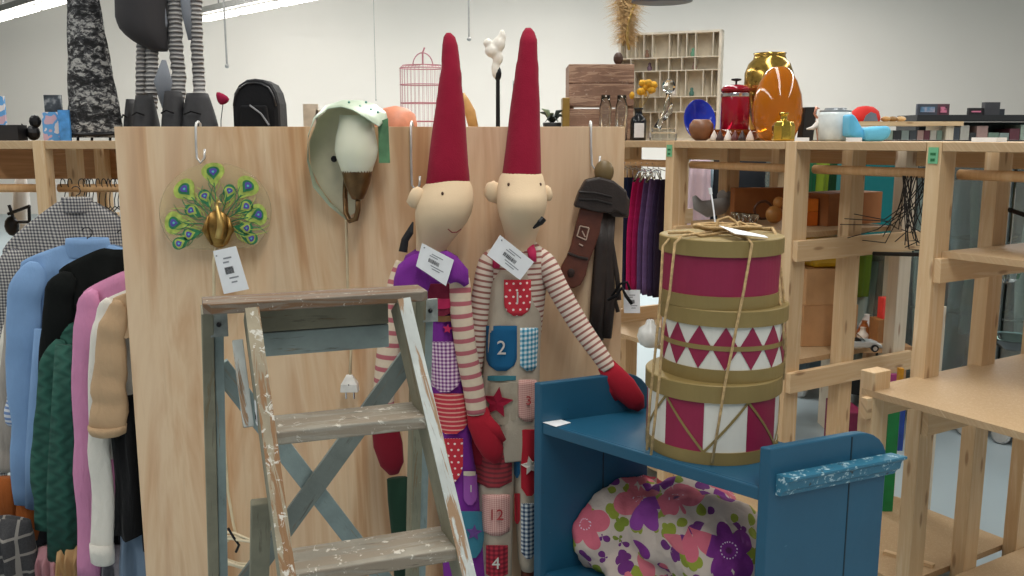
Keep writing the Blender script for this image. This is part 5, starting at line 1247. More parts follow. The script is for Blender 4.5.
# far board with red cap and book row, behind the right shelves
t = thing('display_table', 'far pale shelf carrying the red cap behind the white jar', 'shelving', (2.45, 6.2, 0))
for x in (2.1, 2.9): obj('post', MB().box((x, 6.2, .79), (.05, .3, 1.58)), pine_white, t)
obj('shelf_board', MB().box((2.5, 6.2, 1.594), (.95, .35, .028)), pine, t)
obj('shelf_board', MB().box((2.5, 6.2, 1.36), (.85, .33, .02)), pine, t)
x = 2.2; i = 0
while x < 2.85:
    wd = rnd.uniform(.03, .06); mb = MB(); mb.box((x+wd/2, 6.12, 1.3705+.09), (wd*.9, .12, .18)); tag(obj('book', mb, bkm[(i*3) % 8]), 'small far book under the pale shelf with the red cap', 'book', 'books under the far pale shelf'); x += wd; i += 1
cx = P(865, 116, 6.15).x; capm = cloth('cap_red', 'c8302c', .8); cc = Vector((cx, 6.15, 1.608))
t = thing('cap', 'red cap with grey front patch on the far pale shelf', 'cap', cc); mb = MB(); mb.lathe([(.095, 0), (.098, .03), (.085, .07), (.05, .098), (.005, .105)], cc, 20); obj('crown', mb, capm, t, smooth=True)
mb = MB(); mb.prism([cc+Vector((x, -.099, z)) for x, z in ((-.045, .002), (.05, .002), (.035, .05), (.0, .062), (-.03, .04))], (0, .006, 0)); obj('patch', mb, plain('cap_patch', '6c7480'), t)
for i, (px, col_) in enumerate(((886, 'b8925a'), (893, '8a6a3c'), (901, 'c9a878'))):
    p = Vector((P(px, 116, 6.15).x, 6.15, 1.608)); mb = MB(); mb.ball(p+Vector((0, 0, .018)), .035, .03, .018, 12); tag(obj('pebble', mb, plain('pebble_%d' % i, col_)), ('leftmost', 'middle', 'rightmost')[i]+' of three small brown lumps beside the red cap', 'pebble')
# ================================================================ SHELF CONTENTS (right)
def tier(z=1.1815): return z
z1 = 1.1815
# grey duck, glassware, brown box, orange boxes on the first bay
def BA(px, d, z): return RS(rowt(px, d), d, z)
c = BA(716, .22, z1); k = c.y*CT/F
t = thing('duck_figure', 'grey duck shaped bowl standing behind the top round box', 'figure', c); gd = plain('grey_ceramic', '8f9090', .5)
obj('body', MB().tube([c+Vector((-20*k, 0, 22*k)), c+Vector((-16*k, 0, 13*k)), c+Vector((-6*k, 0, 9*k)), c+Vector((8*k, 0, 12*k)), c+Vector((12*k, 0, 20*k))], [2*k, 6*k, 8.8*k, 9*k, 7*k], 18), gd, t, smooth=True)
obj('head', MB().ball(c+Vector((11*k, 0, 22*k)), 8*k, 7*k, 7*k), gd, t, smooth=True)
for i, px in enumerate((739, 744, 751, 757)):
    c = BA(px, .16, z1); k = c.y*CT/F; mb = MB(); mb.lathe([(2*k, 0), (4*k, 2*k), (5.5*k, 6*k), (5*k, 10*k), (4.6*k, 10*k), (.01*k, 3*k)], c, 16); tag(obj('glass_bowl', mb, cl, smooth=True), 'small clear glass bowl behind the round boxes', 'bowl', 'small glass bowls behind the round boxes')
brownb = plain('brown_cardboard', '9a6236', .8, var=.08)
def cbox(c, sx, sy, sz, m, lab, rz=0, name='cardboard_box', cat='box', tape=True):
    t = thing(name, lab, cat, c, rz); obj('carton', MB().box(c+Vector((0, 0, sz/2)), (sx, sy, sz), rz=rz), m, t, bevel=.002)
    if tape:
        s = Vector((math.cos(rz), math.sin(rz), 0)); n_ = Vector((-s.y, s.x, 0))
        mb = MB(); mb.box(c+n_*(-sy/2-.0008)+Vector((0, 0, sz/2))+s*(sx*.22), (min(.05, sx*.4), .0012, min(.035, sz*.3)), rz=rz); l = obj('label', mb, white_paper, t)
        for i in range(2): m2 = MB(); m2.box(c+n_*(-sy/2-.0018)+Vector((0, 0, sz/2+.006-.010*i))+s*(sx*.22), (min(.035, sx*.3), .0006, .003), rz=rz); obj('printed_line', m2, grey_ink, l)
    return t
c = RS(-.20, .47, z1); cbox(c, .30, .14, .118, brownb, 'open brown cardboard box behind the front post of the shelf', RYAW+PI/2, tape=False)
c = BA(762, .33, z1); cbox(c, .22, .05, .125, brownb, 'flat brown cardboard sheet behind the top round box', .1, tape=False)
oran = plain('orange_card', 'd8701c', .5)
c = BA(810, .30, z1); k = c.y*CT/F; cbox(c, 16*k, .08, 14*k, oran, 'orange box, lower of two stacked by the front post', 0.1, tape=False)
cbox(c+Vector((0, 0, 14*k+.0005)), 15*k, .08, 13*k, plain('orange_bright', 'e5801e', .4), 'bright orange box, upper of two stacked by the front post', .15, tape=False)
c = BA(778, .25, z1); k = c.y*CT/F
t = thing('wooden_ornament', 'honey coloured wooden figure beside the orange boxes', 'ornament', c); hon = plain('honey_wood', 'c08a4c', .4)
obj('body', MB().ball(c+Vector((0, 0, 9*k)), 9*k, 7*k, 9*k), hon, t, smooth=True); obj('head', MB().ball(c+Vector((4*k, 0, 21*k)), 6*k, 5*k, 6*k), hon, t, smooth=True)
obj('ring', MB().tube([c+Vector((-10*k+9*k*math.cos(a), .02, 13*k+9*k*math.sin(a))) for a in [i*.45 for i in range(15)]], .005, 8), plain('dark_ring', '5a3a28', .4), t, smooth=True)
# garments on the rod of the bay left of the round boxes
dk = [('2c3a5e', 'navy'), ('1f2440', 'dark navy'), ('b51c5c', 'raspberry pink'), ('a01a54', 'deep pink'), ('5d4670', 'lilac speckled'), ('6b5480', 'pale lilac speckled'), ('3d2f50', 'dark violet'), ('2b2238', 'blackish violet')]
for i, (cl_, nm) in enumerate(dk):
    px = 628+i*5.6; c0 = RS(rowt(px, .12), .12, 1.33); mb = MB(); R = []
    for j in range(12):
        z = 1.33-(1.33-.84)*j/11; wv = .05+.012*math.sin(j*.8+i); R.append([Vector((c0.x+.011*math.cos(a)*(1+.3*math.sin(3*a+j)), c0.y, z))+D3*(.055*min(1, .45+j*.12)*math.sin(a))+R3*(.0) for a in [q*2*PI/14 for q in range(14)]])
    mb.rings(R); t = thing('scarf', nm+' knitted garment hanging in the gap between board and round boxes', 'garment', (c0.x, c0.y, .84))
    obj('cloth', mb, cloth('hang_%d' % i, cl_, .95, var=.35, fold=60, weave=.6), t, smooth=True)
    pts = [c0, c0+Vector((0, 0, .035))]+[Vector((c0.x, c0.y, 1.385))+D3*(.02*math.cos(a)-.06)*1+Vector((0, 0, .018*math.sin(a))) for a in [-.5+q*.5 for q in range(7)]]
    obj('hanger_hook', MB().tube(pts, .002, 6), chrome, t, smooth=True)
# clear plastic hanger ends
for i, px in enumerate((642, 648, 655)):
    c0 = RS(rowt(px, .05), .05, 1.36); mb = MB(); mb.tube([c0+Vector((-.03, 0, -.04)), c0+Vector((-.01, 0, 0)), c0+Vector((.012, 0, .008)), c0+Vector((.03, 0, -.03))], .006, 8); tag(obj('hanger', mb, cl, smooth=True), 'clear plastic hanger on the rod above the pink and violet garments', 'hanger', 'clear hangers above the violet garments')
price = [(623, 290), (640, 290), (640, 313), (624, 313)]; price_tag('white clothing tag with black mark below the leather sandal laces', price, 2.60-.06)
c = BA(650, .12, .8105); c = RS(-.80, .10, .8105); k = c.y*CT/F
# round white lamp on the low shelf left of the boxes
p = PZ(648, 346, .8105); t = thing('glass_bottle', 'round white glass bottle on the low shelf left of the round boxes', 'bottle')
q = P(648, 333, 3.35); c = Vector((q.x, 3.62, .6505)); c.x = P(650, 335, 3.62).x; t.location = c; W[t] = Matrix.Translation(c)
k = mpp(335, 3.62)
obj('globe', MB().lathe([(5*k, 0), (10*k, 3*k), (13*k, 11*k), (11*k, 19*k), (5*k, 23*k), (4*k, 27*k), (3*k, 28*k)], c, 28), plain('white_glass', 'cdd2d2', .2), t, smooth=True)
# contents of the low tier: cartons, yellow bag, toy car, red packet
zt = .7345
c = RS(-.16, .26, zt); crd = plain('tan_cardboard', 'c09468', .8, var=.05)
cbox(RS(-.185, .38, zt), .21, .16, .155, crd, 'tan cardboard box, lower of two between the front and middle post', .1)
cbox(RS(-.185, .38, zt+.1555), .20, .15, .135, plain('tan_cardboard2', 'c9a074', .8, var=.05), 'tan cardboard box with label, upper of two between the posts', .12)
t = thing('yellow_bag', 'yellow and green plastic bag on the stacked cardboard boxes', 'bag', RS(-.185, .38, zt+.291)); c = RS(-.185, .38, zt+.291)
obj('bag', MB().box(c+Vector((.005, 0, .055)), (.16, .12, .11), rz=.15), plain('yellow_plastic', 'c9a51c', .35, var=.2, sc_=12), t, bevel=.02)
obj('green_corner', MB().box(c+Vector((-.045, -.063, .085)), (.05, .01, .035), rz=.15), plain('green_plastic', '5d8f24', .35), t, bevel=.004)
# toy car
c = P(858, 352, 3.22); c.z = zt; t = thing('toy_car', 'small silver white toy convertible car on the low shelf', 'toy car', c)
yw = -.1
def cp(x, y, z): return c+Vector((x*math.cos(yw)-y*math.sin(yw), x*math.sin(yw)+y*math.cos(yw), z))
silver = plain('car_silver', 'cdd3d6', .25, .2, var=.03)
prof = [(-.075, .014), (-.078, .028), (-.06, .036), (-.03, .039), (-.015, .036), (.02, .037), (.05, .035), (.075, .026), (.078, .014)]
mb = MB(); mb.prism([cp(x, -.032, z) for x, z in prof], cp(0, .064, 0)-c); obj('body', mb, silver, t, bevel=.005, smooth=False)
mb = MB(); mb.prism([cp(x, -.026, z) for x, z in ((.012, .036), (-.004, .055), (-.001, .056), (.018, .037))], cp(0, .052, 0)-c); obj('windscreen', mb, glassm('tint', '8fa0a8'), t)
obj('cockpit', MB().box(cp(-.015, 0, .0375), (.035, .05, .006), rz=yw), black_metal, t)
for x in (-.048, .048):
    for y in (-.033, .033):
        mb = MB(); mb.lathe([(.010, -.006), (.0135, -.005), (.0135, .005), (.010, .006)], cp(x, y, .0135), 18, Matrix.Rotation(PI/2, 3, 'X')); wv = obj('wheel', mb, black_metal, t)
        mb = MB(); mb.lathe([(.001, -.0065), (.008, -.0065), (.008, .0065), (.001, .0065)], cp(x, y, .0135), 14, Matrix.Rotation(PI/2, 3, 'X')); obj('hub', mb, chrome, wv)
# things behind the car on a further table
t = thing('table', 'far wooden table crowded with small objects behind the toy car', 'table', (1.75, 4.55, 0))
obj('tabletop', MB().box((1.6, 4.55, .47), (.75, .45, .03)), pine_dark, t)
for x in (1.27, 1.93):
    for y in (4.36, 4.74): obj('leg', MB().box((x, y, .228), (.05, .05, .455)), pine_dark, t)
items = [(846, '6a3a22', 'dark brown'), (852, 'c08030', 'amber'), (858, '8f9aa0', 'grey blue'), (863, 'd8cfc4', 'cream'), (868, 'a05a28', 'copper'), (874, 'e0d6d0', 'white'), (880, '7a5030', 'bronze'), (838, 'b8b0a8', 'pale grey'), (832, '4a4642', 'charcoal'), (826, 'cfcac4', 'ivory')]
for i, (px, c_, nm) in enumerate(items):
    p = Vector((P(px, 330, 4.45).x, 4.45+.05*(i % 3), .4855)); mb = MB(); s = .9+.3*(i % 3); mb.lathe([(.018*s, 0), (.03*s, .012), (.033*s, .035), (.018*s, .055*s), (.012, .075*s), (.016, .08*s)], p, 14); tag(obj('trinket', mb, plain('trinket_%d' % i, c_, .35), smooth=True), nm+' small vase shaped trinket on the far table behind the posts', 'trinket')
p = Vector((P(877, 320, 4.5).x, 4.42, .4855)); cbox(p+Vector((0, -.02, 0)), .12, .09, .13, plain('amber_crate', '8a5a2c', .6), 'brown box under the red packet on the far table', .1, tape=False); cbox(p+Vector((.01, -.02, .1305)), .085, .05, .105, plain('red_pack', 'd0352c', .4, var=.15), 'bright red packet standing on the far table right of the toy car', .15, name='packet', cat='packet', tape=False)
# pale upright garments and dark cloth at the far side between the posts
for i, (px, y0, y1, Y, wd, c_, nm) in enumerate(((806, 155, 232, 4.7, .10, '1f5a3a', 'dark green'), (820, 155, 232, 4.72, .09, '7a8f2c', 'olive lime'), (835, 155, 235, 4.74, .10, '1d3f26', 'deep green'), (866, 155, 250, 4.8, .12, '6f8a30', 'yellow green'), (740, 160, 250, 4.9, .30, '22262c', 'blackish'), (700, 160, 240, 4.9, .12, 'c9b4c0', 'pale pink'), (712, 165, 240, 4.95, .10, '8fa6b4', 'pale blue'), (812, 255, 330, 4.8, .16, '6a7f8c', 'dusty blue'), (862, 262, 330, 4.85, .16, '9ba8a0', 'pale sage'), (882, 262, 322, 4.9, .14, '16181a', 'black'))):
    a = P(px, y0, Y); b = P(px, y1, Y); mb = MB(); R = []
    for j in range(8):
        z = a.z+(b.z-a.z-.25)*j/7; R.append([Vector((a.x+wd/2*math.cos(q)*(1+.08*math.sin(j+i)), Y+.04*math.sin(q)+.012*math.sin(q*6+j*.3), z)) for q in [n*2*PI/24 for n in range(24)]])
    mb.rings(R); o = obj('hanging_garment', mb, cloth('far_%d' % i, c_, .95, var=.2), smooth=True); tag(o, nm+' garment hanging on the far rail behind the shelf posts', 'garment')
# rail for them
t = thing('clothes_rack', 'far clothes rack behind the right shelving', 'clothes rack', (1.5, 4.8, 0))
obj('rail', MB().tube([(.85, 4.86, 1.47), (1.5, 4.82, 1.47), (2.15, 4.82, 1.47)], .014, 10), chrome, t)
for x in (.85, 2.15): obj('upright', MB().tube([(x, 4.84, 0), (x, 4.84, 1.47)], .014, 10), chrome, t)
# teal cabinet box
mb = MB(); p = P(885, 200, 4.35); mb.box((p.x, 4.55, 1.21), (.30, .10, .46)); t_ = obj('teal_board', mb, cloth('teal_cloth', '14686c', .7, var=.1)); tag(t_, 'large flat teal board standing behind the shelf posts', 'board')
t = thing('side_table', 'narrow pale stand under the teal board', 'stand', (p.x, 4.55, 0))
obj('top_board', MB().box((p.x, 4.55, .968), (.34, .2, .022)), pine, t)
for s in (-.15, .15): obj('leg', MB().box((p.x+s, 4.55, .478), (.03, .16, .956)), pine_white, t)
# black net with twigs hanging at the right bay
t = thing('twig_bundle', 'bundle of thin black twigs hanging on the rod left of the right post', 'twigs', RS(.44, .06, 1.1))
tw = plain('black_twig', '1b1816', .7)
for i in range(26):
    s0 = RS(.36+.12*rnd.random(), .05, 1.39); e = RS(-.02+.5*rnd.random(), .12+.2*rnd.random(), 1.14+.16*rnd.random()) if i % 3 else RS(.36+.12*rnd.random(), .06, 1.15+.1*rnd.random())
    m_ = (s0+e)/2+Vector((.03*rnd.uniform(-1, 1), 0, -.06-.05*rnd.random())); obj('twig', MB().tube([s0, s0.lerp(m_, .5)+Vector((0, 0, -.02)), m_, e], .0016, 5), tw, t)
for a, b in ((RS(.05, .35, 1.10), RS(1.0, .5, 1.20)), (RS(.50, .30, 1.30), RS(.95, .5, 1.18))):
    obj('branch', MB().tube([a, (a+b)/2+Vector((0, 0, -.015)), b], .007, 8), tw, t)
# coloured boards standing on the bottom board
for i, (x0, x1, y0, y1, c_, nm) in enumerate(((888, 899, 406, 517, '128a4e', 'green'), (899.5, 904.5, 408, 450, '2350b8', 'blue'), (888, 898, 374, 392, 'c04aa0', 'magenta'), (898.5, 903, 368, 392, 'e0a01c', 'orange yellow'), (881, 887.5, 406, 520, 'ddd8cc', 'white'))):
    Y = 3.14+.03*(i % 3)
    a, b = P(x0, y0, Y), P(x1, y1, Y); 
    zb = b.z if i != 4 else b.z
    mb = MB(); mb.box(((a.x+P(x1, y0, Y).x)/2, Y, (a.z+b.z)/2), (P(x1, y0, Y).x-a.x, .02, a.z-b.z)); o = obj('coloured_panel', mb, plain('panel_%d' % i, c_, .45)); tag(o, nm+' upright panel seen behind the lower right shelf', 'panel')
Y = 4.2; a = P(845, 405, Y); mb = MB(); mb.box((a.x+.0, Y, a.z/2), (.10, .25, a.z)); tag(obj('crimson_box', mb, plain('crimson_box', '7a1540', .6), bevel=.004), 'dark crimson upright box on the floor behind the posts', 'box')
# glass pendant bowl hanging right
c = P(1008, 272, 3.4); t = thing('glass_ball', 'clear faceted glass ball hanging below the right shelf', 'ornament', c+Vector((0, 0, -.05)))
obj('ball', MB().ball(c, .045, .045, .045, 10), cl, t); obj('string', MB().tube([c+Vector((0, 0, .045)), c+Vector((0, 0, .32))], .0015, 5), chrome, t)
obj('bowl', MB().lathe([(.02, 0), (.05, .01), (.10, .05), (.11, .055), (.098, .05), (.04, .012)], P(1012, 350, 3.6), 24), glassm('aqua_glass', 'bfe0dc', .05), t, smooth=True)
# ================================================================ THINGS BEHIND THE BOARD
YL = 4.1
def onL(px, Y=YL): return Vector((P(px, 140, Y).x, Y, ZL))
kL = mpp(138, YL)
# knitted tapering piece
g = G('boucle_black_white', .95); v = g.co('Object'); n1 = g.noise(g.co('Object', scale=(1, 1, 1.6)), 34, 5, .7, .5); bands = g.math('MULTIPLY', g.math('SINE', g.math('MULTIPLY', g.sep(v)[2], 42.)), .05)
g.col(g.ramp(g.math('ADD', n1, bands), [(.42, '1a1b1d'), (.52, '4c4d50'), (.60, 'b5b5b2')])); g.bump(n1, 1.0, .02)
c = onL(97); t = thing('woven_cone', 'tall tapering black and white chunky woven basket shade', 'basket', c)
R = []
for j in range(26):
    z = 3*kL+j*7*kL; x0 = -22+ (j*.2); rr = (27.5-16*(j/25)**.9)*kL
    R.append([c+Vector(((-.06*j)*kL*3+rr*math.cos(a)*(1+.04*math.sin(a*9+j)), rr*.7*math.sin(a), z)) for a in [n*2*PI/40 for n in range(40)]])
mb = MB(); mb.rings(R); obj('woven_body', mb, g.m, t, smooth=True)
mb = MB(); mb.tube([c+Vector((27*kL*math.cos(a), 19*kL*math.sin(a), 8*kL+2*kL*math.sin(a))) for a in [n*2*PI/30 for n in range(31)]], .008, 8); obj('rim', mb, black_metal, t, smooth=True)
for s in (-16, -2, 16): obj('leg', MB().tube([c+Vector((s*kL, -.03, 0)), c+Vector((s*kL, -.02, 8*kL))], .006, 8), black_metal, t)
# two long legged dolls whose upper parts leave the picture
ribb = G('grey_ribbed', .95); o3 = ribb.sep(ribb.co('Object')); s_ = ribb.math('SINE', ribb.math('MULTIPLY', ribb.math('ADD', o3[2], ribb.math('MULTIPLY', ribb.noise(ribb.co('Object'), 20, 3), .01)), 330.)); ribb.col(ribb.ramp(ribb.math('ADD', ribb.math('MULTIPLY', s_, .4), .5), [(.1, '6a6a6c'), (.8, 'b9b7b4')])); ribb.bump(s_, .8, .01)
darkf = cloth('charcoal_fabric', '3b3a3c', .9, var=.1); shoe = plain('dark_shoe', '232326', .7, var=.2, sc_=50)
def longdoll(lab, legs, bodyrows, shoes, extra=None, mat=None):
    c = onL(legs[0][0][0][0]); t = thing('long_legged_doll', lab, 'doll', c)
    for pts, r in legs:
        Q = [P(*q) for q in pts]; N = 40; QQ = []; RR = []
        for i in range(N+1):
            u = i/N*(len(Q)-1); a = min(int(u), len(Q)-2); QQ.append(Q[a].lerp(Q[a+1], u-a)); RR.append(r*(1+.10*math.sin(i*1.7)))
        obj('leg', MB().tube(QQ, RR, 14), ribb.m, t, smooth=True)
    if bodyrows: obj('body', Body(bodyrows).mesh(28, step=6), darkf, t, smooth=True)
    for poly in shoes:
        (x0, x1, yt, yb, Y) = poly
        a = Vector((P(x0, yb, Y).x, Y, ZL)); b = Vector((P(x1, yb, Y).x, Y, ZL)); h = (139-yt)*kL; w = (b-a).length
        mb = MB(); R = []
        for j in range(9):
            v = j/8; f = 1-.45*v**1.5; R.append([a.lerp(b, .5-.10*v)+Vector((w/2*f*math.cos(q), .075*f*math.sin(q)-.03*(1-v), h*v)) for q in [n*2*PI/22 for n in range(22)]])
        mb.rings(R); s = obj('shoe', mb, shoe, t, smooth=True)
        p = a.lerp(b, .42)+Vector((0, -.085, h*.55)); mb = MB(); mb.tube([p+Vector((-w*.22, 0, 0)), p+Vector((0, -.015, .012)), p+Vector((w*.22, 0, .0))], .004, 6); obj('lace', mb, black_cloth, s, smooth=True)
    return t
t = longdoll('charcoal bodied doll with grey ribbed legs and black shoes, cut off by the picture top', [([(142, 40, 4.12), (141, 70, 4.12), (141, 112, 4.12)], .022), ([(152, 40, 4.12), (152, 70, 4.12), (151, 112, 4.08)], .026)],
   [(-60, 122, 158, 4.12, .09), (-20, 119, 162, 4.12, .12), (0, 117.5, 167, 4.12, .13), (20, 118, 168, 4.12, .13), (32, 123, 168.5, 4.12, .12), (40, 132, 168.5, 4.12, .10), (46, 141, 168, 4.12, .07), (51, 152, 167, 4.12, .04)], [(128, 140, 98, 126.5, 4.16), (135, 163, 95, 126.5, 4.05)])
t2 = longdoll('grey ribbed long legs doll standing in black shoes, right of the charcoal doll', [([(175, -60, 4.12), (175, 10, 4.12), (176, 50, 4.12), (179, 75, 4.12), (177, 118, 4.02)], .030), ([(197, -60, 4.12), (196, 10, 4.12), (197, 50, 4.12), (199, 80, 4.12), (200, 116, 4.0)], .026)],
   None, [(164, 192, 92, 126.5, 4.0), (184, 222, 94, 126.5, 3.98)])
gg = cloth('slate_grey_felt', '7d828a', .9)
for pts, r in (([(163, 8, 4.1), (160, 22, 4.1), (161, 36, 4.1)], [.012, .035, .010]), ([(184, -10, 4.1), (187, 15, 4.1), (190, 40, 4.1)], [.022, .022, .008]), ([(164, 60, 4.0), (163, 82, 4.0), (165, 104, 4.0)], [.010, .042, .012]), ([(158, 70, 4.15), (160, 90, 4.1), (166, 112, 4.05)], [.010, .018, .010])):
    obj('fabric_leaf', MB().tube([P(*q) for q in pts], r, 12, .35), gg, t2, smooth=True)
# red fabric heart on wire
c = onL(222); t = thing('fabric_bird', 'small dark red fabric heart on a thin wire', 'ornament', c)
mb = MB(); mb.rings([[P(x, y, 4.1)+Vector((0, dy, 0)) for x, y in q] for dy, q in ((-.02, [(217, 92), (223, 95), (229, 99), (225, 104), (220, 103), (218, 98)]), (0, [(214, 89), (224, 93), (233, 99), (226, 105), (219, 107), (216, 100)]), (.02, [(217, 92), (223, 95), (229, 99), (225, 104), (220, 103), (218, 98)]))]); obj('heart', mb, cloth('wine_fabric', 'a02448', .9), t, smooth=True, sub=1)
obj('wire', MB().tube([P(223, 104, 4.1), P(221, 120, 4.1), onL(221)], .002, 5), black_metal, t)
# black backpack
c = onL(261, 4.05); k = mpp(120, 4.05)*1.0; t = thing('backpack', 'black rounded backpack standing behind the board', 'backpack', c)
R = []
for w, d in ((0, .12), (.6, .12), (.85, .10), (.95, .06), (.97, .0)):
    pass
pf = [(-23, 0), (-23, 36), (-21, 46), (-16, 54), (-8, 59), (0, 60), (8, 59), (16, 55), (20.5, 47), (23, 36), (23.5, 0)]
mb = MB(); mb.prism([c+Vector((x*k, -.07, z*k)) for x, z in pf], (0, .16, 0)); obj('bag_body', mb, cloth('backpack_black', '17181b', .7, weave=.4), t, bevel=.02, smooth=False)
obj('zip', MB().tube([c+Vector((x*k*.9, -.075, z*k*.93)) for x, z in pf[1:-1]], .004, 6), plain('zip_black', '2a2b2e', .4), t, smooth=True)
mb = MB(); mb.prism([c+Vector((x*k, -.10, z*k)) for x, z in ((-14, 0), (-13, 34), (12, 34), (16, 0))], (0, .05, 0)); pk = obj('front_pocket', mb, cloth('pocket_black', '121316', .7), t, bevel=.008)
obj('zip_puller', MB().tube([c+Vector((-3*k, -.105, 34*k)), c+Vector((8*k, -.108, 26*k)), c+Vector((15*k, -.108, 15*k))], .004, 6), plain('puller_grey', '8a8c90', .4), pk)
# cards and frames at far left
pic = G('cartoon_print', .5); pic.col(pic.ramp(pic.noise(pic.co('Object'), 16, 2, .4, .0), [(.38, 'c8a8b8'), (.46, '5f9fd8'), (.54, 'dcd8dc'), (.62, 'b07088')], 'CONSTANT'))
phot = G('dark_photo', .4); phot.col(phot.ramp(phot.noise(phot.co('Object'), 13, 3), [(.4, '1d2024'), (.55, '4a525a'), (.65, 'c0c4c6')]))
def card(px0, px1, py0, Y, m, lab, name='card', cat='card', dy=.012, zb=ZL):
    a = P(px0, py0, Y); b = P(px1, py0, Y); mb = MB(); mb.box(((a.x+b.x)/2, Y, (zb+a.z)/2), (b.x-a.x, dy, a.z-zb)); return tag(obj(name, mb, m), lab, cat)
card(44, 61, 95, 4.12, phot.m, 'dark photo card standing left of the woven cone'); card(42, 58, 112, 4.04, pic.m, 'pink and white cartoon card in front of the dark photo'); card(58, 69, 110, 4.02, plain('blue_card', '4a8fd0', .5, var=.3, sc_=30), 'bright blue card beside the cartoon card')
card(1, 22, 125, 4.06, plain('black_box', '1c1c1f', .5), 'long flat black box at the far left of the shelf', 'black_box', 'box', .08)
t = thing('ornament', 'small black jagged ornament between black box and cards', 'ornament', onL(34)); c = onL(34)
obj('base', MB().ball(c+Vector((0, 0, .035)), .03, .03, .035, 10), black_metal, t); obj('top', MB().ball(c+Vector((.012, 0, .085)), .028, .022, .03, 8), black_metal, t); obj('spike', MB().tube([c+Vector((-.03, 0, .04)), c+Vector((-.05, 0, .075))], [.012, .002], 8), black_metal, t)
card(-6, 4, 96, 4.1, pic.m, 'partly hidden greenish card at the left picture edge')
card(303, 318, 104, 4.2, plain('pale_board', 'cfc4b2', .7), 'pale upright board seen left above the mint wall lamp', 'board', 'board'); card(316, 330, 110, 4.2, plain('pale_board2', 'c8bda8', .7), 'low pale board directly behind the mint lamp', 'board', 'board')
# salmon thing
mb = MB(); c = onL(396, 4.0); mb.lathe([(.09, 0), (.095, .07), (.085, .115), (.05, .14), (.005, .15)], c, 26); tag(obj('salmon_bowl', mb, plain('salmon', 'd98c6c', .5), smooth=True), 'salmon orange upturned bowl beside the birdcage', 'bowl')
# birdcage
c = onL(424, 4.15); k = mpp(100, 4.15); red = plain('cage_red', 'c0808c', .4, .2); t = thing('birdcage', 'pale red wire birdcage with arched top handle', 'birdcage', c)
for z in (1, 19, 37, 55, 71):
    obj('ring', MB().tube([c+Vector((23*k*math.cos(a), 15*k*math.sin(a), z*k)) for a in [n*2*PI/32 for n in range(33)]], .0022, 6), red, t)
for i in range(34):
    a = i*2*PI/34; obj('wire', MB().tube([c+Vector((23*k*math.cos(a), 15*k*math.sin(a), k)), c+Vector((23*k*math.cos(a), 15*k*math.sin(a), 71*k)), c+Vector((20*k*math.cos(a), 13*k*math.sin(a), 74*k)), c+Vector((2*k*math.cos(a), 2*k*math.sin(a), 75*k))], .0008, 4), red, t)
obj('base', MB().lathe([(24*k, 0), (24.5*k, 2*k), (23*k, 3*k)], c, 32, ov=.66), red, t)
obj('handle', MB().tube([c+Vector((10*k*math.cos(a), 0, 73*k+13*k*math.sin(a))) for a in [n*PI/12 for n in range(13)]], .0025, 6), red, t)
obj('hook', MB().tube([c+Vector((0, 0, 74*k)), c+Vector((0, 0, 86*k)), c+Vector((2*k, 0, 91*k))], .004, 6), red, t)
# white sculptural lamp
c = onL(498, 4.1); k = mpp(80, 4.1)*1.10; t = thing('sculpture', 'white cloud shaped porcelain figure on a tall black stand', 'sculpture', c); wp = plain('white_porcelain', 'e6e2d8', .3)
obj('stand', MB().tube([c, c+Vector((0, 0, 66*k))], [2.0*k, 1.8*k], 12), black_metal, t); obj('foot', MB().lathe([(6*k, 0), (6*k, 1.5*k), (2*k, 2.5*k)], c, 20), black_metal, t)
obj('joint', MB().ball(c+Vector((0, 0, 60*k)), 3.4*k, 3*k, 7*k, 12), black_metal, t, smooth=True)
mb = MB()
for x, z, r, rz in ((-5, 80, 7, 6), (1, 86, 6, 7), (4, 92, 3.5, 7), (-9, 87, 4.5, 4), (0, 74, 5, 7), (-2, 64, 4, 9)): mb.ball(c+Vector((x*k, .0, z*k)), r*k, r*k*.8, rz*k, 16)
o = obj('figure', mb, wp, t, smooth=True); r = o.modifiers.new('remesh', 'REMESH'); r.mode = 'VOXEL'; r.voxel_size = .006; r.use_smooth_shade = True
c2 = onL(505, 4.2); t = thing('glass_cylinder', 'tall clear plastic cylinder right behind the black stand', 'cylinder', c2); obj('wall', MB().lathe([(8*k, 0), (8*k, 55*k), (7.6*k, 55*k), (7.6*k, 1*k)], c2, 28), glassm('thin_plastic', 'ffffff', .05, 1.02), t, smooth=True)
# tan draped horn
mb = MB(); mb.tube([onL(476, 4.15)+Vector((0, 0, .012)), P(470, 112, 4.15), P(465, 100, 4.15), P(463, 93, 4.15)], [.020, .025, .018, .006], 12, .6); tag(obj('horn', mb, plain('tan_horn', 'c99a5c', .5), smooth=True), 'tan curved horn leaning behind the left pointed hat', 'horn')
# dark small things right of right hat
c = onL(552, 4.1); t = thing('potted_plant', 'small dark potted plant left of the old wooden crate', 'plant', c); obj('pot', MB().lathe([(.028, 0), (.042, .075), (.040, .08), (.01, .08)], c, 18), plain('pot_dark', '2a2a2c', .5), t, smooth=True)
for i in range(16):
    a = i*2.4; e = c+Vector((.055*math.cos(a), .045*math.sin(a), .11+.03*math.sin(i*1.7))); obj('leaf', MB().tube([c+Vector((0, 0, .075)), (c+e)/2+Vector((0, 0, .06)), e], [.003, .010, .002], 8, .3), plain('leaf_dark', '3a4440' if i % 3 else '8a9a80', .6), t, smooth=True)
c = onL(565, 4.12); mb = MB(); mb.box(c+Vector((0, 0, .094)), (.032, .12, .188)); tag(obj('brass_box', mb, plain('brass_book', '8f7338', .4, .3), bevel=.003), 'narrow olive brass block against the crate left side', 'block')
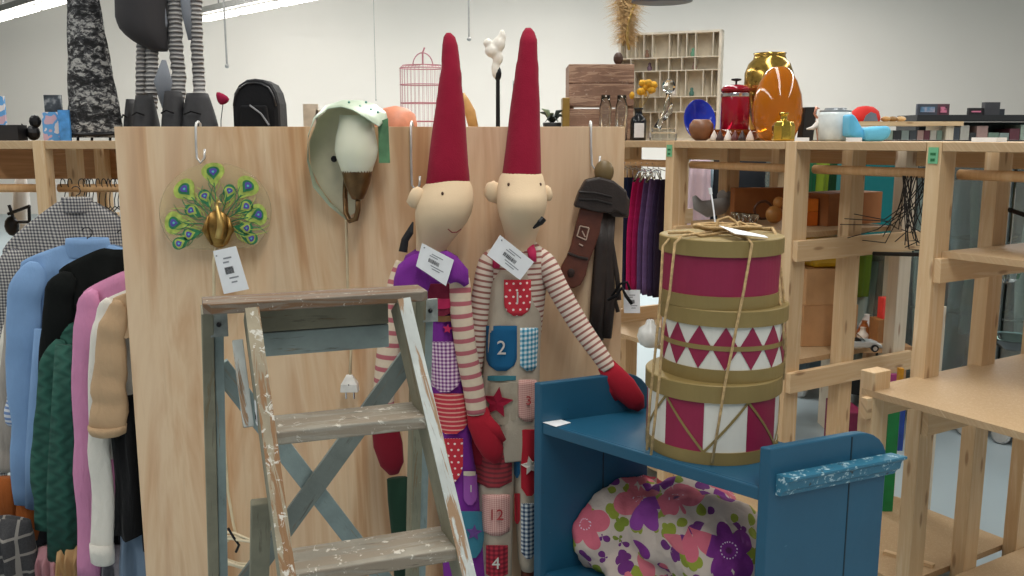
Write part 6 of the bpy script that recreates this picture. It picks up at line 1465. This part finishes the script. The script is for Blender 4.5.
# old crate
k = mpp(100, 4.15); a = onL(568, 4.12); b = onL(632, 4.12)
old = chipped('old_crate_wood', '93725f', 'a88a74', 'b9a493', .5, '6b3a34'); t = thing('wooden_crate', 'old reddish brown wooden crate with worn slats', 'crate', (a+b)/2)
cx = (a.x+b.x)/2; w = b.x-a.x
for z0, z1_ in ((0, 31), (34, 55), (56, 74)):
    mb = MB(); mb.box((cx, 4.10, ZL+(z0+z1_)/2*k*1.0), (w, .018, (z1_-z0)*k)); obj('slat', mb, old, t, bevel=.002)
    mb = MB(); mb.box((cx, 4.34, ZL+(z0+z1_)/2*k), (w, .018, (z1_-z0)*k)); obj('slat', mb, old, t)
for x in (a.x+.012, b.x-.012): mb = MB(); mb.box((x, 4.22, ZL+37*k), (.024, .22, 74*k)); obj('end_board', mb, old, t)
mb = MB(); mb.box((cx, 4.22, ZL+.008), (w-.05, .22, .014)); obj('bottom_board', mb, old, t)
mb = MB(); mb.ball((P(619, 60, 4.1).x, 4.13, ZL+74*k+.027), .022, .02, .028, 14); tag(obj('round_weight', mb, plain('knob_brown', '4a3328', .5)), 'dark brown round knob resting on the crate', 'knob')
for i, px in enumerate((605, 621)):
    c = onL(px, 3.98); mb = MB(); mb.lathe([(5*k, 0), (6*k, 1*k), (6*k, 32*k), (4.5*k, 37*k), (4.5*k, 43*k), (4*k, 43*k), (4.8*k, 30*k), (.01, 1.5*k)], c, 20); tag(obj('glass_jar', mb, cl, smooth=True), ('left', 'right')[i]+' of two clear glass jars in front of the old crate', 'jar')
# grass ring hanging from the ceiling
c = P(668, -22, 3.7); t = thing('grass_bundle', 'dried pampas grass bundle on a curved brass rod hanging above the crate', 'wreath', c+Vector((0, 0, -.3))); k = mpp(20, 3.7)
rr_ = 46*k
obj('brass_rod', MB().tube([P(668, -34, 3.7), P(652, -22, 3.7), P(641, -8, 3.69), P(633, 8, 3.68), P(628, 24, 3.68), P(627, 38, 3.68), P(629, 50, 3.68)], .006, 8), plain('ring_brass', 'c8a860', .3, .7), t, smooth=True)
gr = plain('pampas', 'c9a876', .9, var=.3, sc_=50)
mb = MB()
for i in range(2600):
    f = rnd.random(); py = -25+66*f; bxp = 624+2*math.sin(f*2.2)-2*(1-f); q = P(bxp+rnd.gauss(0, 4.5-2.5*f), py, 3.7+rnd.gauss(0, .012)); ang = rnd.gauss(-PI/2, .9); L_ = rnd.uniform(.03, .09)*(1.1-.3*f)
    dx = math.cos(rnd.uniform(0, 2*PI)); e = q+Vector((dx*L_, rnd.uniform(-1, 1)*L_*.6, -abs(L_)*rnd.uniform(.1, .8))); sd = Vector((0.0009, .0006, .0012))
    v = [mb.bm.verts.new(p) for p in (q-sd, q+sd, e)]; mb.face(v)
gs = obj('grass', mb, gr, t, kind='stuff')
obj('stem', MB().tube([P(634, -30, 3.7), P(626, 5, 3.7), P(624, 35, 3.7), P(623, 46, 3.7)], [.012, .010, .006, .003], 8), plain('grass_stem', 'a88c5a'), t, smooth=True)
obj('cord', MB().tube([P(668, -34, 3.7), (c.x, c.y, 5.2)], .002, 5), chrome, t)
mb = MB(); c = P(662, 0, 3.55); mb.lathe([(.01, .06), (.06, .055), (.09, .02), (.115, 0), (.115, -.006), (.0001, -.004)], c, 32); o = obj('hanging_dish', mb, plain('slate_blue', '3f5674', .3), t, smooth=True)

# far narrow white shelf with a row of small things seen under the right top board
t = thing('wall_shelf', 'far narrow white shelf board seen between the right rods and top boards', 'shelving', (2.6, 5.6, 0))
obj('shelf_board', MB().box((2.6, 5.6, 1.352), (3.0, .2, .018)), pine_white, t)
for x in (1.12, 2.3, 3.2, 4.08): obj('bracket_post', MB().box((x, 5.62, .671), (.04, .16, 1.342)), pine_white, t)
tc = ['c9c4c0', '8a2f3a', '3a3c40', 'b8bcc0', '6a5a50', 'd8d4cc', '4a5a6a', 'a8a49c']
names = ['pale', 'dark red', 'charcoal', 'silver grey', 'brown', 'ivory', 'slate', 'stone']
for i in range(40):
    x = 1.18+i*.071; mb = MB(); s = .8+.4*rnd.random(); p = Vector((x, 5.55+.04*rnd.random(), 1.3615)); mb.lathe([(.012*s, 0), (.02*s, .01), (.022*s, .03*s), (.010*s, .05*s), (.013*s, .055*s)], p, 10)
    tag(obj('trinket', mb, plain('far_trinket_%d' % (i % 8), tc[i % 8], .4), smooth=True), 'tiny %s trinket in the row on the far narrow white shelf' % names[i % 8], 'trinket', 'trinkets on the far white shelf, %s' % names[i % 8])
# white bag and black bundle seen through the left shelving
t = thing('tote_bag', 'white fabric bag hanging behind the left shelf post', 'bag', P(20, 235, 4.55))
obj('bag', Body([(178, 16, 26, 4.6, .02), (190, 14, 28, 4.6, .04), (215, 13, 29, 4.6, .05), (233, 14, 28, 4.6, .04)]).mesh(20, step=6, fold=.06), cloth('bag_white', 'd8d6d2'), t, smooth=True)
obj('strap', MB().tube([P(18, 180, 4.6), P(20, 160, 4.52), P(23, 180, 4.6)], .006, 8), cloth('bag_strap', 'c8c6c2'), t, smooth=True)
t = thing('tripod', 'black folded metal stand behind the left shelf post', 'stand', P(18, 235, 4.45))
for a, b in (((8, 214), (30, 206)), ((8, 222), (30, 222)), ((29, 206), (30, 236)), ((9, 205), (18, 232))): obj('bar', MB().tube([P(*a, 4.45), P(*b, 4.45)], .008, 8), black_metal, t)
obj('clamp', MB().ball(P(12, 226, 4.45), .035, .03, .05, 12), black_metal, t, smooth=True)
